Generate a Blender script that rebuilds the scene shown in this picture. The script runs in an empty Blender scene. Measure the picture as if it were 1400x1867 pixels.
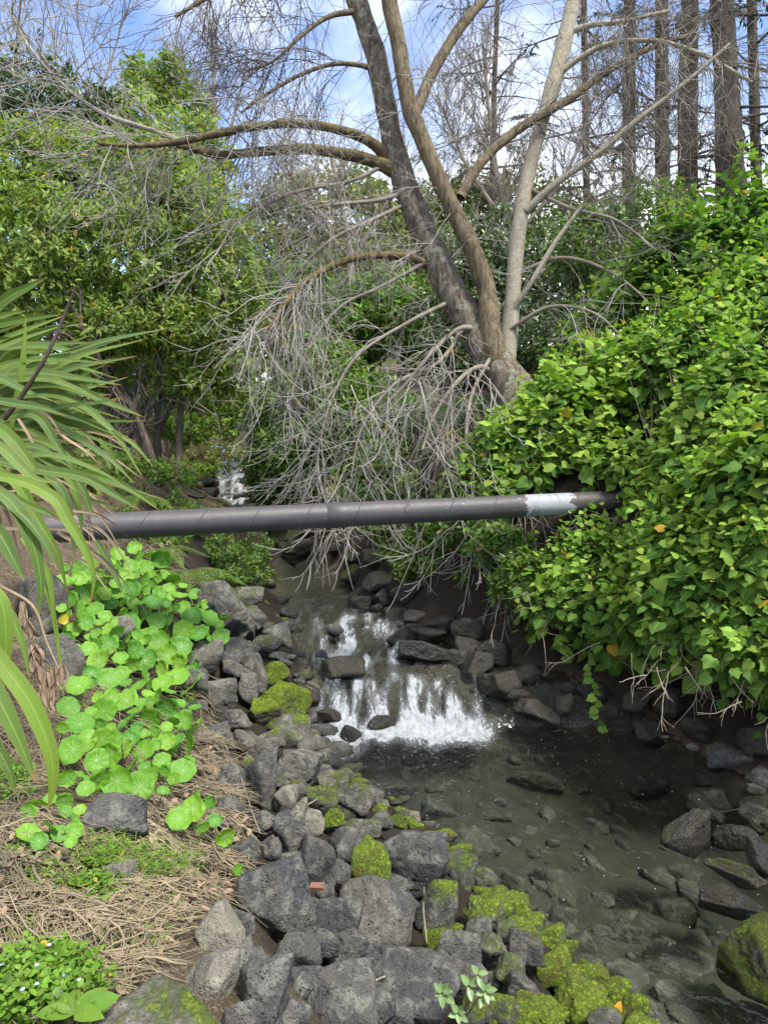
import bpy, math, random
import numpy as np
from mathutils import Matrix, Vector

rng = np.random.default_rng(7)
random.seed(7)
SC = bpy.context.scene
COL = SC.collection

# ------------------------------------------------------------------ camera
CAM_Z, PITCH, FPX = 3.1, math.radians(10.0), 1295.0      # eye height over the pool, tilt, focal length in photo pixels
cam_d = bpy.data.cameras.new('camera')
cam = bpy.data.objects.new('camera', cam_d)
COL.objects.link(cam)
cam.location = (0, 0, CAM_Z)
cam.rotation_euler = (math.radians(90) - PITCH, 0, 0)
cam_d.sensor_fit = 'VERTICAL'
cam_d.angle = 2 * math.atan(933.5 / FPX)
cam_d.clip_start = 0.05
cam_d.clip_end = 2000
SC.camera = cam

# ------------------------------------------------------------------ sky and sun
SUN_AZ, SUN_EL = math.radians(128), math.radians(62)     # azimuth clockwise from the view direction (+Y)
world = bpy.data.worlds.new('World')
SC.world = world
world.use_nodes = True
wn = world.node_tree
wn.nodes.clear()

def node(nt, t, ins=None, **props):
    n = nt.nodes.new(t)
    for k, v in props.items():
        setattr(n, k, v)
    for k, v in (ins or {}).items():
        s = n.inputs[k]
        if isinstance(v, bpy.types.NodeSocket):
            nt.links.new(v, s)
        else:
            if s.type == 'RGBA' and len(v) == 3:
                v = (*v, 1)
            s.default_value = v
    return n

def mixc(nt, fac, a, b, blend='MIX'):
    n = node(nt, 'ShaderNodeMix', {0: fac, 6: a, 7: b}, data_type='RGBA', blend_type=blend)
    return n.outputs[2]

def math_(nt, op, a, b=0.0, c=None, clamp=False):
    n = node(nt, 'ShaderNodeMath', {0: a, 1: b}, operation=op, use_clamp=clamp)
    if c is not None:
        if isinstance(c, bpy.types.NodeSocket): nt.links.new(c, n.inputs[2])
        else: n.inputs[2].default_value = c
    return n.outputs[0]

def remap(nt, v, a, b, lo=0.0, hi=1.0, smooth=True):
    n = node(nt, 'ShaderNodeMapRange', {'Value': v, 'From Min': a, 'From Max': b, 'To Min': lo, 'To Max': hi})
    n.interpolation_type = 'SMOOTHSTEP' if smooth else 'LINEAR'
    return n.outputs['Result']

def noise(nt, vec, scale, detail=4, rough=0.55, out='Fac', dist=0.0):
    n = node(nt, 'ShaderNodeTexNoise', {'Scale': scale, 'Detail': detail, 'Roughness': rough, 'Distortion': dist})
    if vec is not None:
        nt.links.new(vec, n.inputs['Vector'])
    return n.outputs[out]

def mapping(nt, vec, scale=(1, 1, 1), loc=(0, 0, 0), rot=(0, 0, 0)):
    return node(nt, 'ShaderNodeMapping', {'Vector': vec, 'Scale': scale, 'Location': loc, 'Rotation': rot}).outputs[0]

sky = node(wn, 'ShaderNodeTexSky', sky_type='NISHITA', sun_disc=False, sun_elevation=SUN_EL,
           sun_rotation=SUN_AZ, air_density=0.5, dust_density=0.2, ozone_density=3.0)
tcw = node(wn, 'ShaderNodeTexCoord').outputs['Generated']
cl_v = mapping(wn, tcw, scale=(1.0, 1.0, 1.6), loc=(35.82, 18.98, 54.86))
cl = noise(wn, cl_v, 1.35, 6, 0.55, dist=0.3)
cl_f = remap(wn, cl, 0.37, 0.56)
veil = remap(wn, noise(wn, cl_v, 4.0, 5, 0.6), 0.35, 0.8, 0.0, 0.18)
cl_f = math_(wn, 'MAXIMUM', cl_f, veil)
SKY_STRENGTH, CLOUD = 0.15, (4.6, 4.7, 4.9)
skyc = mixc(wn, cl_f, sky.outputs[0], CLOUD)
bg = node(wn, 'ShaderNodeBackground', {'Color': skyc, 'Strength': SKY_STRENGTH})
wout = node(wn, 'ShaderNodeOutputWorld', {'Surface': bg.outputs[0]})

sun_d = bpy.data.lights.new('sun', 'SUN')
sun_d.energy = 2.4
sun_d.angle = math.radians(11)
sun_d.color = (1.0, 0.95, 0.86)
sun = bpy.data.objects.new('sun', sun_d)
COL.objects.link(sun)
_dir = Vector((math.sin(SUN_AZ) * math.cos(SUN_EL), math.cos(SUN_AZ) * math.cos(SUN_EL), math.sin(SUN_EL)))
sun.rotation_euler = _dir.to_track_quat('Z', 'Y').to_euler()

vs = SC.view_settings
vs.view_transform = 'Standard'
vs.look = 'None'
vs.exposure = 1.55
vs.gamma = 1.0
vs.use_curve_mapping = False
cy = SC.cycles
cy.max_bounces = 6
cy.diffuse_bounces = 3
cy.glossy_bounces = 3
cy.transmission_bounces = 4
cy.transparent_max_bounces = 8
cy.caustics_reflective = False
cy.caustics_refractive = False
cy.use_denoising = True

# ------------------------------------------------------------------ photo pixel -> place
FWD = np.array([0, math.cos(PITCH), -math.sin(PITCH)])
UPV = np.array([0, math.sin(PITCH), math.cos(PITCH)])
RGT = np.array([1.0, 0, 0])
EYE = np.array([0, 0, CAM_Z])

def ray(px, py):
    px, py = np.asarray(px, float), np.asarray(py, float)
    return FWD + ((px - 700) / FPX)[..., None] * RGT - ((py - 933.5) / FPX)[..., None] * UPV

def P(px, py, d):
    """The place seen at a photo pixel, d metres ahead along the view axis."""
    return EYE + np.asarray(d, float)[..., None] * ray(px, py)

def project(p):
    q = p - EYE
    d = q @ FWD
    return 700 + FPX * (q @ RGT) / d, 933.5 - FPX * (q @ UPV) / d, d

# ------------------------------------------------------------------ numpy noise
def _hash(i, j, k):
    h = (i * 374761393 + j * 668265263 + k * 2147483647 * 3 + 1013904223) & 0xFFFFFFFF
    h = ((h ^ (h >> 13)) * 1274126177) & 0xFFFFFFFF
    return ((h ^ (h >> 16)) & 0xFFFF) / 65535.0

def vnoise(p):
    p = np.asarray(p, float)
    f = np.floor(p).astype(np.int64)
    t = p - f
    t = t * t * (3 - 2 * t)
    r = 0
    for a in (0, 1):
        for b in (0, 1):
            for c in (0, 1):
                w = (t[..., 0] if a else 1 - t[..., 0]) * (t[..., 1] if b else 1 - t[..., 1]) * (t[..., 2] if c else 1 - t[..., 2])
                r = r + w * _hash(f[..., 0] + a, f[..., 1] + b, f[..., 2] + c)
    return r * 2 - 1

def fbm(p, octaves=4, gain=0.5):
    p = np.asarray(p, float)
    r, a = 0, 1.0
    for i in range(octaves):
        r = r + a * vnoise(p + 17.3 * i)
        p = p * 2.03
        a *= gain
    return r

def fbm2(x, y, s, octaves=3, seed=0.0):
    x, y = np.broadcast_arrays(np.asarray(x, float), np.asarray(y, float))
    return fbm(np.stack([x * s, y * s, np.full(x.shape, seed)], -1), octaves)

def sstep(x, a, b):
    t = np.clip((x - a) / (b - a), 0, 1)
    return t * t * (3 - 2 * t)

def unit(v):
    return v / np.maximum(np.linalg.norm(v, axis=-1, keepdims=True), 1e-9)

# ------------------------------------------------------------------ mesh helpers
def mesh(name, verts, faces, mat=None, attrs=None, smooth=True):
    """faces: one (n, k) integer array or a list of such arrays."""
    me = bpy.data.meshes.new(name)
    verts = np.ascontiguousarray(verts, dtype=np.float32)
    if isinstance(faces, np.ndarray):
        faces = [faces]
    faces = [np.asarray(f, dtype=np.int32) for f in faces if len(f)]
    loops = np.concatenate([f.ravel() for f in faces])
    tot = np.concatenate([np.full(len(f), f.shape[1], np.int32) for f in faces])
    start = np.concatenate([[0], np.cumsum(tot)[:-1]]).astype(np.int32)
    me.vertices.add(len(verts))
    me.vertices.foreach_set('co', verts.ravel())
    me.loops.add(len(loops))
    me.loops.foreach_set('vertex_index', loops)
    me.polygons.add(len(tot))
    me.polygons.foreach_set('loop_start', start)
    me.polygons.foreach_set('loop_total', tot)
    me.polygons.foreach_set('use_smooth', np.full(len(tot), smooth, bool))
    for k, v in (attrs or {}).items():
        at = me.attributes.new(k, 'FLOAT', 'POINT')
        at.data.foreach_set('value', np.ascontiguousarray(np.broadcast_to(v, len(verts)), dtype=np.float32))
    me.update(calc_edges=True)
    if mat is not None:
        me.materials.append(mat)
    return me

def link(name, data, parent=None, base=None):
    o = bpy.data.objects.new(name, data)
    COL.objects.link(o)
    if parent is not None:
        o.parent = parent
        if base is None:
            o.location = -parent.location
        else:
            o.location = base
    elif base is not None:
        o.location = base
    return o

def tag(o, label=None, cat=None, group=None, kind=None):
    if label: o['label'] = label
    if cat: o['category'] = cat
    if group: o['group'] = group
    if kind: o['kind'] = kind
    return o

def thing(name, base, label, cat, group=None):
    o = bpy.data.objects.new(name, None)
    COL.objects.link(o)
    o.location = [float(c) for c in base]
    o.empty_display_size = 0.1
    return tag(o, label, cat, group)

def part(name, parent, verts, faces, mat, attrs=None, smooth=True, kind=None):
    """World-space vertices, stored relative to the parent's base."""
    me = mesh(name, np.asarray(verts) - np.array(parent.location[:]), faces, mat, attrs, smooth)
    o = link(name, me, parent, base=(0, 0, 0))
    if kind: o['kind'] = kind
    return o

def catmull(pts, n):
    pts = np.asarray(pts, float)
    q = np.vstack([2 * pts[0] - pts[1], pts, 2 * pts[-1] - pts[-2]])
    s = np.linspace(0, len(pts) - 1 - 1e-6, n)
    i = s.astype(int)
    t = (s - i)[:, None]
    a, b, c, d = q[i], q[i + 1], q[i + 2], q[i + 3]
    return 0.5 * (2 * b + (c - a) * t + (2 * a - 5 * b + 4 * c - d) * t ** 2 + (3 * b - 3 * c + d - a) * t ** 3)

def tubes(pts, rad, sides=4, caps=False):
    """pts (T,K,3), rad (T,K) -> verts, quads for T tubes at once."""
    pts = np.asarray(pts, float)
    T, K = pts.shape[:2]
    tan = np.gradient(pts, axis=1)
    tan = unit(tan)
    ref = np.broadcast_to(np.array([0.31, 0.17, 0.93]), tan.shape).copy()
    m = np.abs((tan * ref).sum(-1)) > 0.93
    ref[m] = (0.93, 0.2, -0.3)
    a = unit(np.cross(tan, ref))
    # keep the frame from flipping along a tube
    for k in range(1, K):
        t = tan[:, k]
        p = a[:, k - 1] - (a[:, k - 1] * t).sum(-1, keepdims=True) * t
        a[:, k] = unit(p)
    b = np.cross(tan, a)
    ang = np.arange(sides) * 2 * math.pi / sides
    v = pts[:, :, None] + rad[:, :, None, None] * (np.cos(ang)[:, None] * a[:, :, None] + np.sin(ang)[:, None] * b[:, :, None])
    idx = np.arange(T * K * sides).reshape(T, K, sides)
    nx = np.roll(idx, -1, axis=2)
    q = np.stack([idx[:, :-1], nx[:, :-1], nx[:, 1:], idx[:, 1:]], -1).reshape(-1, 4)
    return v.reshape(-1, 3), q

def tube1(pts, rad, sides=10, rough=0.0, seed=0.0, rs=6.0):
    pts = np.asarray(pts, float)
    v, q = tubes(pts[None], np.asarray(rad, float)[None], sides)
    if rough:
        c = np.repeat(pts, sides, axis=0)
        n = unit(v - c)
        v = v + n * (fbm(v * rs + seed, 3) * rough * np.repeat(rad, sides))[:, None]
    return v, q

def join(chunks):
    """[(verts, faces), ...] -> one verts, list of faces."""
    vs_, fs_, off = [], [], 0
    for v, f in chunks:
        vs_.append(v); fs_.append(f + off); off += len(v)
    return np.concatenate(vs_), fs_

def grow(p0, d0, length, K, grav, wiggle, curl=0.0, rg=None):
    """Vectorised twig growth: T starts, unit directions, lengths -> (T,K,3)."""
    rg = rg or rng
    T = len(p0)
    p = np.array(p0, float)
    d = np.array(d0, float)
    out = [p.copy()]
    st = (np.asarray(length, float) / (K - 1))[:, None]
    for k in range(1, K):
        g = grav * (1 - k / K) - curl * (k / K) ** 2
        d = d + rg.normal(0, wiggle, (T, 3))
        d[:, 2] -= np.broadcast_to(g, T)
        d = unit(d)
        p = p + d * st
        out.append(p.copy())
    return np.stack(out, 1)

def spawn(paths, n, lo, hi, ang, rg=None, up=0.0):
    """n child starts on the parent paths: positions, directions, parent index and position along it."""
    rg = rg or rng
    T, K = paths.shape[:2]
    seg = np.linalg.norm(paths[:, 1:] - paths[:, :-1], axis=-1).sum(1)
    i = rg.choice(T, n, p=seg / seg.sum())
    s = rg.uniform(lo, hi, n) * (K - 1)
    k = np.minimum(s.astype(int), K - 2)
    t = (s - k)[:, None]
    p = paths[i, k] * (1 - t) + paths[i, k + 1] * t
    d = unit(paths[i, k + 1] - paths[i, k])
    r = rg.normal(0, 1, (n, 3))
    r = unit(r - (r * d).sum(-1, keepdims=True) * d)
    r[:, 2] += up
    a = rg.uniform(ang * 0.5, ang * 1.3, n)[:, None]
    return p, unit(d * np.cos(a) + r * np.sin(a)), i, s / (K - 1)

# ------------------------------------------------------------------ materials
def new_mat(name):
    m = bpy.data.materials.new(name)
    m.use_nodes = True
    m.node_tree.nodes.clear()
    return m, m.node_tree

def finish(nt, shader, disp=None):
    o = node(nt, 'ShaderNodeOutputMaterial', {'Surface': shader})
    return o

def attr(nt, name):
    return node(nt, 'ShaderNodeAttribute', attribute_name=name).outputs['Fac']

def bump(nt, h, strength=0.5, dist=0.01, normal=None):
    ins = {'Height': h, 'Strength': strength, 'Distance': dist}
    if normal is not None: ins['Normal'] = normal
    return node(nt, 'ShaderNodeBump', ins).outputs[0]

def pos(nt):
    return node(nt, 'ShaderNodeNewGeometry').outputs['Position']

def objc(nt):
    return node(nt, 'ShaderNodeTexCoord').outputs['Object']

def rock_material():
    m, nt = new_mat('rock')
    p = pos(nt)
    tone, moss, wet = attr(nt, 'tone'), attr(nt, 'moss'), attr(nt, 'wet')
    n1 = noise(nt, p, 5, 5, 0.6)
    n2 = noise(nt, p, 38, 5, 0.65)
    n3 = noise(nt, p, 160, 3, 0.6)
    dark = mixc(nt, n1, (0.017, 0.018, 0.020), (0.062, 0.063, 0.065))
    pale = mixc(nt, n1, (0.12, 0.108, 0.078), (0.25, 0.23, 0.18))
    c = mixc(nt, remap(nt, math_(nt, 'ADD', tone, math_(nt, 'MULTIPLY_ADD', n2, 0.5, -0.25)), 0.0, 1.0, smooth=False), dark, pale)
    # lichen bloom, fine speckle
    lich = remap(nt, noise(nt, p, 13, 6, 0.7), 0.48, 0.62, 0.0, 0.75)
    dry = math_(nt, 'SUBTRACT', 1.0, math_(nt, 'MULTIPLY', wet, 0.9))
    lich = math_(nt, 'MULTIPLY', lich, dry)
    c = mixc(nt, lich, c, mixc(nt, tone, (0.135, 0.14, 0.12), (0.30, 0.29, 0.22)))
    c = mixc(nt, math_(nt, 'MULTIPLY', remap(nt, noise(nt, p, 230, 3, 0.6), 0.56, 0.72, 0, 0.5), dry), c, (0.30, 0.30, 0.27))
    c = mixc(nt, remap(nt, n3, 0.43, 0.33, 0, 0.65), c, (0.012, 0.012, 0.013))
    # vesicles
    vo = node(nt, 'ShaderNodeTexVoronoi', {'Vector': p, 'Scale': 110.0, 'Randomness': 1.0}).outputs['Distance']
    vo2 = node(nt, 'ShaderNodeTexVoronoi', {'Vector': mapping(nt, p, (1, 1, 1), (3.1, 1.7, 0.4)), 'Scale': 46.0, 'Randomness': 1.0}).outputs['Distance']
    vs_ = math_(nt, 'MULTIPLY_ADD', noise(nt, p, 21, 4, 0.7), 0.9, -0.32)
    pit = math_(nt, 'MULTIPLY', remap(nt, math_(nt, 'ADD', vo, vs_), 0.10, 0.36), remap(nt, math_(nt, 'ADD', vo2, vs_), 0.12, 0.34))
    pit = math_(nt, 'MAXIMUM', pit, remap(nt, tone, 0.45, 0.65))
    c = mixc(nt, math_(nt, 'MULTIPLY_ADD', pit, -0.75, 0.75), c, (0.010, 0.012, 0.012))
    # brown-green algae low on the stones
    c = mixc(nt, math_(nt, 'MULTIPLY', remap(nt, noise(nt, p, 7, 4, 0.6), 0.45, 0.65, 0, 0.6), wet), c, (0.055, 0.05, 0.018))
    # moss coat
    mf = remap(nt, math_(nt, 'ADD', moss, math_(nt, 'MULTIPLY_ADD', noise(nt, p, 22, 7, 0.75), 1.2, -0.6)), 0.34, 0.68)
    mcol = mixc(nt, noise(nt, p, 9, 4, 0.6), (0.035, 0.052, 0.009), (0.14, 0.205, 0.012))
    mcol = mixc(nt, remap(nt, noise(nt, p, 60, 3, 0.6), 0.45, 0.75), mcol, (0.28, 0.38, 0.018))
    mcol = mixc(nt, remap(nt, noise(nt, p, 110, 4, 0.7), 0.50, 0.34, 0, 0.85), mcol, (0.016, 0.022, 0.005))
    mcol = mixc(nt, remap(nt, noise(nt, p, 6.5, 4), 0.52, 0.66, 0, 0.7), mcol, (0.085, 0.066, 0.018))
    c = mixc(nt, mf, c, mcol)
    c = mixc(nt, math_(nt, 'MULTIPLY', wet, 0.9), c, mixc(nt, 1.0, c, (0.36, 0.34, 0.29), 'MULTIPLY'))
    h = math_(nt, 'ADD', math_(nt, 'ADD', math_(nt, 'MULTIPLY', n2, 1.0), math_(nt, 'MULTIPLY', noise(nt, p, 12, 4, 0.6), 1.6)), math_(nt, 'ADD', math_(nt, 'MULTIPLY', n3, 0.28), math_(nt, 'MULTIPLY', pit, 0.55)))
    mh = math_(nt, 'ADD', noise(nt, p, 95, 5, 0.75), math_(nt, 'MULTIPLY', noise(nt, p, 35, 3), 1.0))
    hm = node(nt, 'ShaderNodeMix', {0: mf, 2: h, 3: math_(nt, 'ADD', mh, 0.35)}, data_type='FLOAT').outputs[0]
    b = bump(nt, hm, 0.9, 0.022)
    rough = node(nt, 'ShaderNodeMix', {0: wet, 2: 0.82, 3: 0.28}, data_type='FLOAT').outputs[0]
    rough = math_(nt, 'MAXIMUM', rough, math_(nt, 'MULTIPLY', mf, 0.9))
    s = node(nt, 'ShaderNodeBsdfPrincipled', {'Base Color': c, 'Roughness': rough, 'Normal': b, 'Specular IOR Level': 0.35})
    finish(nt, s.outputs[0])
    return m

def ground_material():
    m, nt = new_mat('ground')
    p = pos(nt)
    bed, grass, soil_shade = attr(nt, 'bed'), attr(nt, 'grass'), attr(nt, 'soil_shade')
    n1 = noise(nt, p, 6, 5, 0.6)
    st = noise(nt, mapping(nt, p, (1, 1, 0.3)), 60, 4, 0.6, dist=1.5)
    soil = mixc(nt, n1, (0.035, 0.026, 0.018), (0.10, 0.076, 0.05))
    soil = mixc(nt, remap(nt, st, 0.48, 0.66, 0, 0.8), soil, (0.22, 0.18, 0.115))
    bedc = mixc(nt, noise(nt, p, 2.2, 5, 0.6), (0.052, 0.051, 0.041), (0.135, 0.124, 0.092))
    bedc = mixc(nt, remap(nt, noise(nt, p, 40, 4, 0.7), 0.45, 0.7, 0, 0.5), bedc, (0.05, 0.045, 0.03))
    gr = mixc(nt, noise(nt, p, 3, 4), (0.05, 0.085, 0.015), (0.12, 0.17, 0.03))
    soil = mixc(nt, soil_shade, soil, mixc(nt, n1, (0.012, 0.010, 0.008), (0.045, 0.036, 0.026)))  # darker soil colour standing in for shade
    c = mixc(nt, bed, soil, bedc)
    c = mixc(nt, grass, c, gr)
    b = bump(nt, math_(nt, 'ADD', noise(nt, p, 25, 6, 0.7), math_(nt, 'MULTIPLY', st, 0.5)), 0.8, 0.03)
    s = node(nt, 'ShaderNodeBsdfPrincipled', {'Base Color': c, 'Roughness': 0.9, 'Normal': b, 'Specular IOR Level': 0.2})
    finish(nt, s.outputs[0])
    return m

def water_material():
    m, nt = new_mat('creek_water')
    p = pos(nt)
    foam, rough_a = attr(nt, 'foam'), attr(nt, 'chop')
    r1 = noise(nt, mapping(nt, p, (1.0, 0.75, 1), rot=(0, 0, 0.5)), 7.5, 3, 0.55, dist=0.6)
    r2 = noise(nt, mapping(nt, p, (1.0, 0.6, 1), rot=(0, 0, 0.6)), 26, 3, 0.6, dist=0.8)
    h = math_(nt, 'ADD', r1, math_(nt, 'MULTIPLY', r2, math_(nt, 'MULTIPLY_ADD', rough_a, 0.55, 0.07)))
    h = math_(nt, 'MULTIPLY', h, math_(nt, 'MULTIPLY_ADD', rough_a, 1.0, 0.10))
    b = bump(nt, h, 0.8, 0.09)
    fr = node(nt, 'ShaderNodeFresnel', {'IOR': 1.40, 'Normal': b}).outputs[0]
    fr = math_(nt, 'MULTIPLY', fr, 1.0, clamp=True)
    tr = node(nt, 'ShaderNodeBsdfTransparent', {'Color': (0.92, 0.93, 0.91)})
    gl = node(nt, 'ShaderNodeBsdfGlossy', {'Color': (1, 1, 1), 'Roughness': 0.04, 'Normal': b})
    w = node(nt, 'ShaderNodeMixShader', {0: fr, 1: tr.outputs[0], 2: gl.outputs[0]})
    # foam
    f1 = noise(nt, mapping(nt, p, (1, 0.3, 0.35)), 30, 6, 0.75, dist=1.2)
    f2 = noise(nt, p, 130, 4, 0.7)
    fn = math_(nt, 'ADD', math_(nt, 'MULTIPLY', f1, 0.78), math_(nt, 'MULTIPLY', f2, 0.22))
    th = math_(nt, 'MULTIPLY_ADD', math_(nt, 'MINIMUM', foam, 1.0), -0.345, 0.715)
    ff = remap(nt, math_(nt, 'SUBTRACT', fn, th), -0.05, 0.075, 0, 0.9)
    veil_ = math_(nt, 'MULTIPLY', remap(nt, foam, 0.12, 0.65, 0, 0.55), remap(nt, math_(nt, 'ADD', f2, math_(nt, 'MULTIPLY_ADD', f1, 0.5, -0.25)), 0.40, 0.62))
    ff = math_(nt, 'MAXIMUM', ff, veil_)
    fb = bump(nt, math_(nt, 'ADD', f1, f2), 0.9, 0.03)
    fcol = mixc(nt, remap(nt, noise(nt, mapping(nt, p, (1, 0.5, 0.6)), 22, 5, 0.7), 0.32, 0.62), (0.33, 0.37, 0.40), (0.64, 0.67, 0.70))
    fd = node(nt, 'ShaderNodeBsdfPrincipled', {'Base Color': fcol, 'Roughness': 0.35, 'Normal': fb, 'Subsurface Weight': 0.0})
    s = node(nt, 'ShaderNodeMixShader', {0: ff, 1: w.outputs[0], 2: fd.outputs[0]})
    o = finish(nt, s.outputs[0])
    va = node(nt, 'ShaderNodeVolumeAbsorption', {'Color': (0.51, 0.62, 0.59, 1), 'Density': 0.72})
    nt.links.new(va.outputs[0], o.inputs['Volume'])
    return m

def simple(name, col, rough=0.6, spec=0.4, var=0.3, scale=12, bump_s=0.3, bump_scale=40, bump_d=0.005, coords='pos', tr=None):
    m, nt = new_mat(name)
    p = pos(nt) if coords == 'pos' else objc(nt)
    c0 = tuple(x * (1 - var) for x in col)
    c1 = tuple(min(1, x * (1 + var)) for x in col)
    c = mixc(nt, noise(nt, p, scale, 5, 0.6), c0, c1)
    b = bump(nt, noise(nt, p, bump_scale, 5, 0.65), bump_s, bump_d)
    s = node(nt, 'ShaderNodeBsdfPrincipled', {'Base Color': c, 'Roughness': rough, 'Normal': b, 'Specular IOR Level': spec})
    finish(nt, s.outputs[0])
    return m

def bark_material(name, c0, c1, ridge=28.0, rstr=0.9, lichen=None, lich_amt=0.5, zstretch=0.22, moss=None):
    m, nt = new_mat(name)
    p = pos(nt)
    q = mapping(nt, p, (1, 1, zstretch))
    n1 = noise(nt, q, ridge, 6, 0.7, dist=0.8)
    n2 = noise(nt, p, 6, 4, 0.6)
    c = mixc(nt, remap(nt, n1, 0.35, 0.65), c0, c1)
    c = mixc(nt, remap(nt, n2, 0.45, 0.7, 0, 0.5), c, tuple(0.5 * (a + b) * 1.25 for a, b in zip(c0, c1)))
    if lichen:
        l = remap(nt, noise(nt, p, 11, 6, 0.7), 0.62 - 0.25 * lich_amt, 0.72 - 0.2 * lich_amt, 0, 0.85)
        c = mixc(nt, l, c, lichen)
    if moss:
        nz = node(nt, 'ShaderNodeSeparateXYZ', {0: node(nt, 'ShaderNodeNewGeometry').outputs['Normal']}).outputs[2]
        l = math_(nt, 'MULTIPLY', remap(nt, nz, -0.2, 0.6), remap(nt, noise(nt, p, 14, 5, 0.7), 0.42, 0.6, 0, 0.9))
        c = mixc(nt, l, c, moss)
    b = bump(nt, n1, rstr, 0.03)
    s = node(nt, 'ShaderNodeBsdfPrincipled', {'Base Color': c, 'Roughness': 0.85, 'Normal': b, 'Specular IOR Level': 0.25})
    finish(nt, s.outputs[0])
    return m

def twig_material(name, c0, c1, lichen=None):
    m, nt = new_mat(name)
    p = pos(nt)
    c = mixc(nt, remap(nt, noise(nt, p, 3.0, 4, 0.6), 0.3, 0.7), c0, c1)
    c = mixc(nt, remap(nt, noise(nt, p, 45, 3, 0.6), 0.5, 0.75, 0, 0.5), c, tuple(x * 0.45 for x in c0))
    if lichen:
        c = mixc(nt, remap(nt, noise(nt, p, 2.2, 4, 0.6), 0.60, 0.68, 0, 0.8), c, lichen)
    s = node(nt, 'ShaderNodeBsdfPrincipled', {'Base Color': c, 'Roughness': 0.75, 'Specular IOR Level': 0.25})
    finish(nt, s.outputs[0])
    return m

def leaf_material(name, young, old, dead=None, dead_amt=0.0, rough=0.45, transl=0.35, spec=0.4, vein=(0.0, 0.0), veincol=None, varscale=1.0):
    """Colour by the 'age' of a leaf (0 young .. 1 old), with a per-leaf random; 'edge' is 0 on the midrib, 1 at the margin."""
    m, nt = new_mat(name)
    age, rnd, edge = attr(nt, 'age'), attr(nt, 'rnd'), attr(nt, 'edge')
    orn = node(nt, 'ShaderNodeObjectInfo').outputs['Random']
    r = math_(nt, 'FRACT', math_(nt, 'ADD', rnd, orn))
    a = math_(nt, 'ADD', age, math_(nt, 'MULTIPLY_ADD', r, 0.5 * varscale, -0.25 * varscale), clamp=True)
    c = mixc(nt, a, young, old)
    hv = node(nt, 'ShaderNodeHueSaturation', {'Hue': math_(nt, 'MULTIPLY_ADD', r, -0.035, 0.5175), 'Saturation': 1.0,
              'Value': math_(nt, 'MULTIPLY_ADD', math_(nt, 'FRACT', math_(nt, 'MULTIPLY', r, 7.3)), 0.5 * varscale, 1 - 0.25 * varscale), 'Color': c})
    c = hv.outputs[0]
    if dead:
        dm = math_(nt, 'GREATER_THAN', math_(nt, 'FRACT', math_(nt, 'MULTIPLY', r, 13.7)), 1 - dead_amt)
        c = mixc(nt, dm, c, dead)
    if veincol:
        c = mixc(nt, remap(nt, edge, vein[1], vein[0], 0, 0.8), c, veincol)
    p = pos(nt)
    c = mixc(nt, remap(nt, noise(nt, p, 55, 3, 0.6), 0.3, 0.7, 0, 0.25), c, mixc(nt, 1.0, c, (0.6, 0.65, 0.5), 'MULTIPLY'))
    b = bump(nt, noise(nt, p, 90, 3, 0.5), 0.25, 0.006)
    s = node(nt, 'ShaderNodeBsdfPrincipled', {'Base Color': c, 'Roughness': rough, 'Specular IOR Level': spec, 'Normal': b})
    tc = mixc(nt, 1.0, c, (1.05, 1.2, 0.5), 'MULTIPLY')
    t = node(nt, 'ShaderNodeBsdfTranslucent', {'Color': tc})
    x = node(nt, 'ShaderNodeMixShader', {0: transl, 1: s.outputs[0], 2: t.outputs[0]})
    finish(nt, x.outputs[0])
    return m

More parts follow.
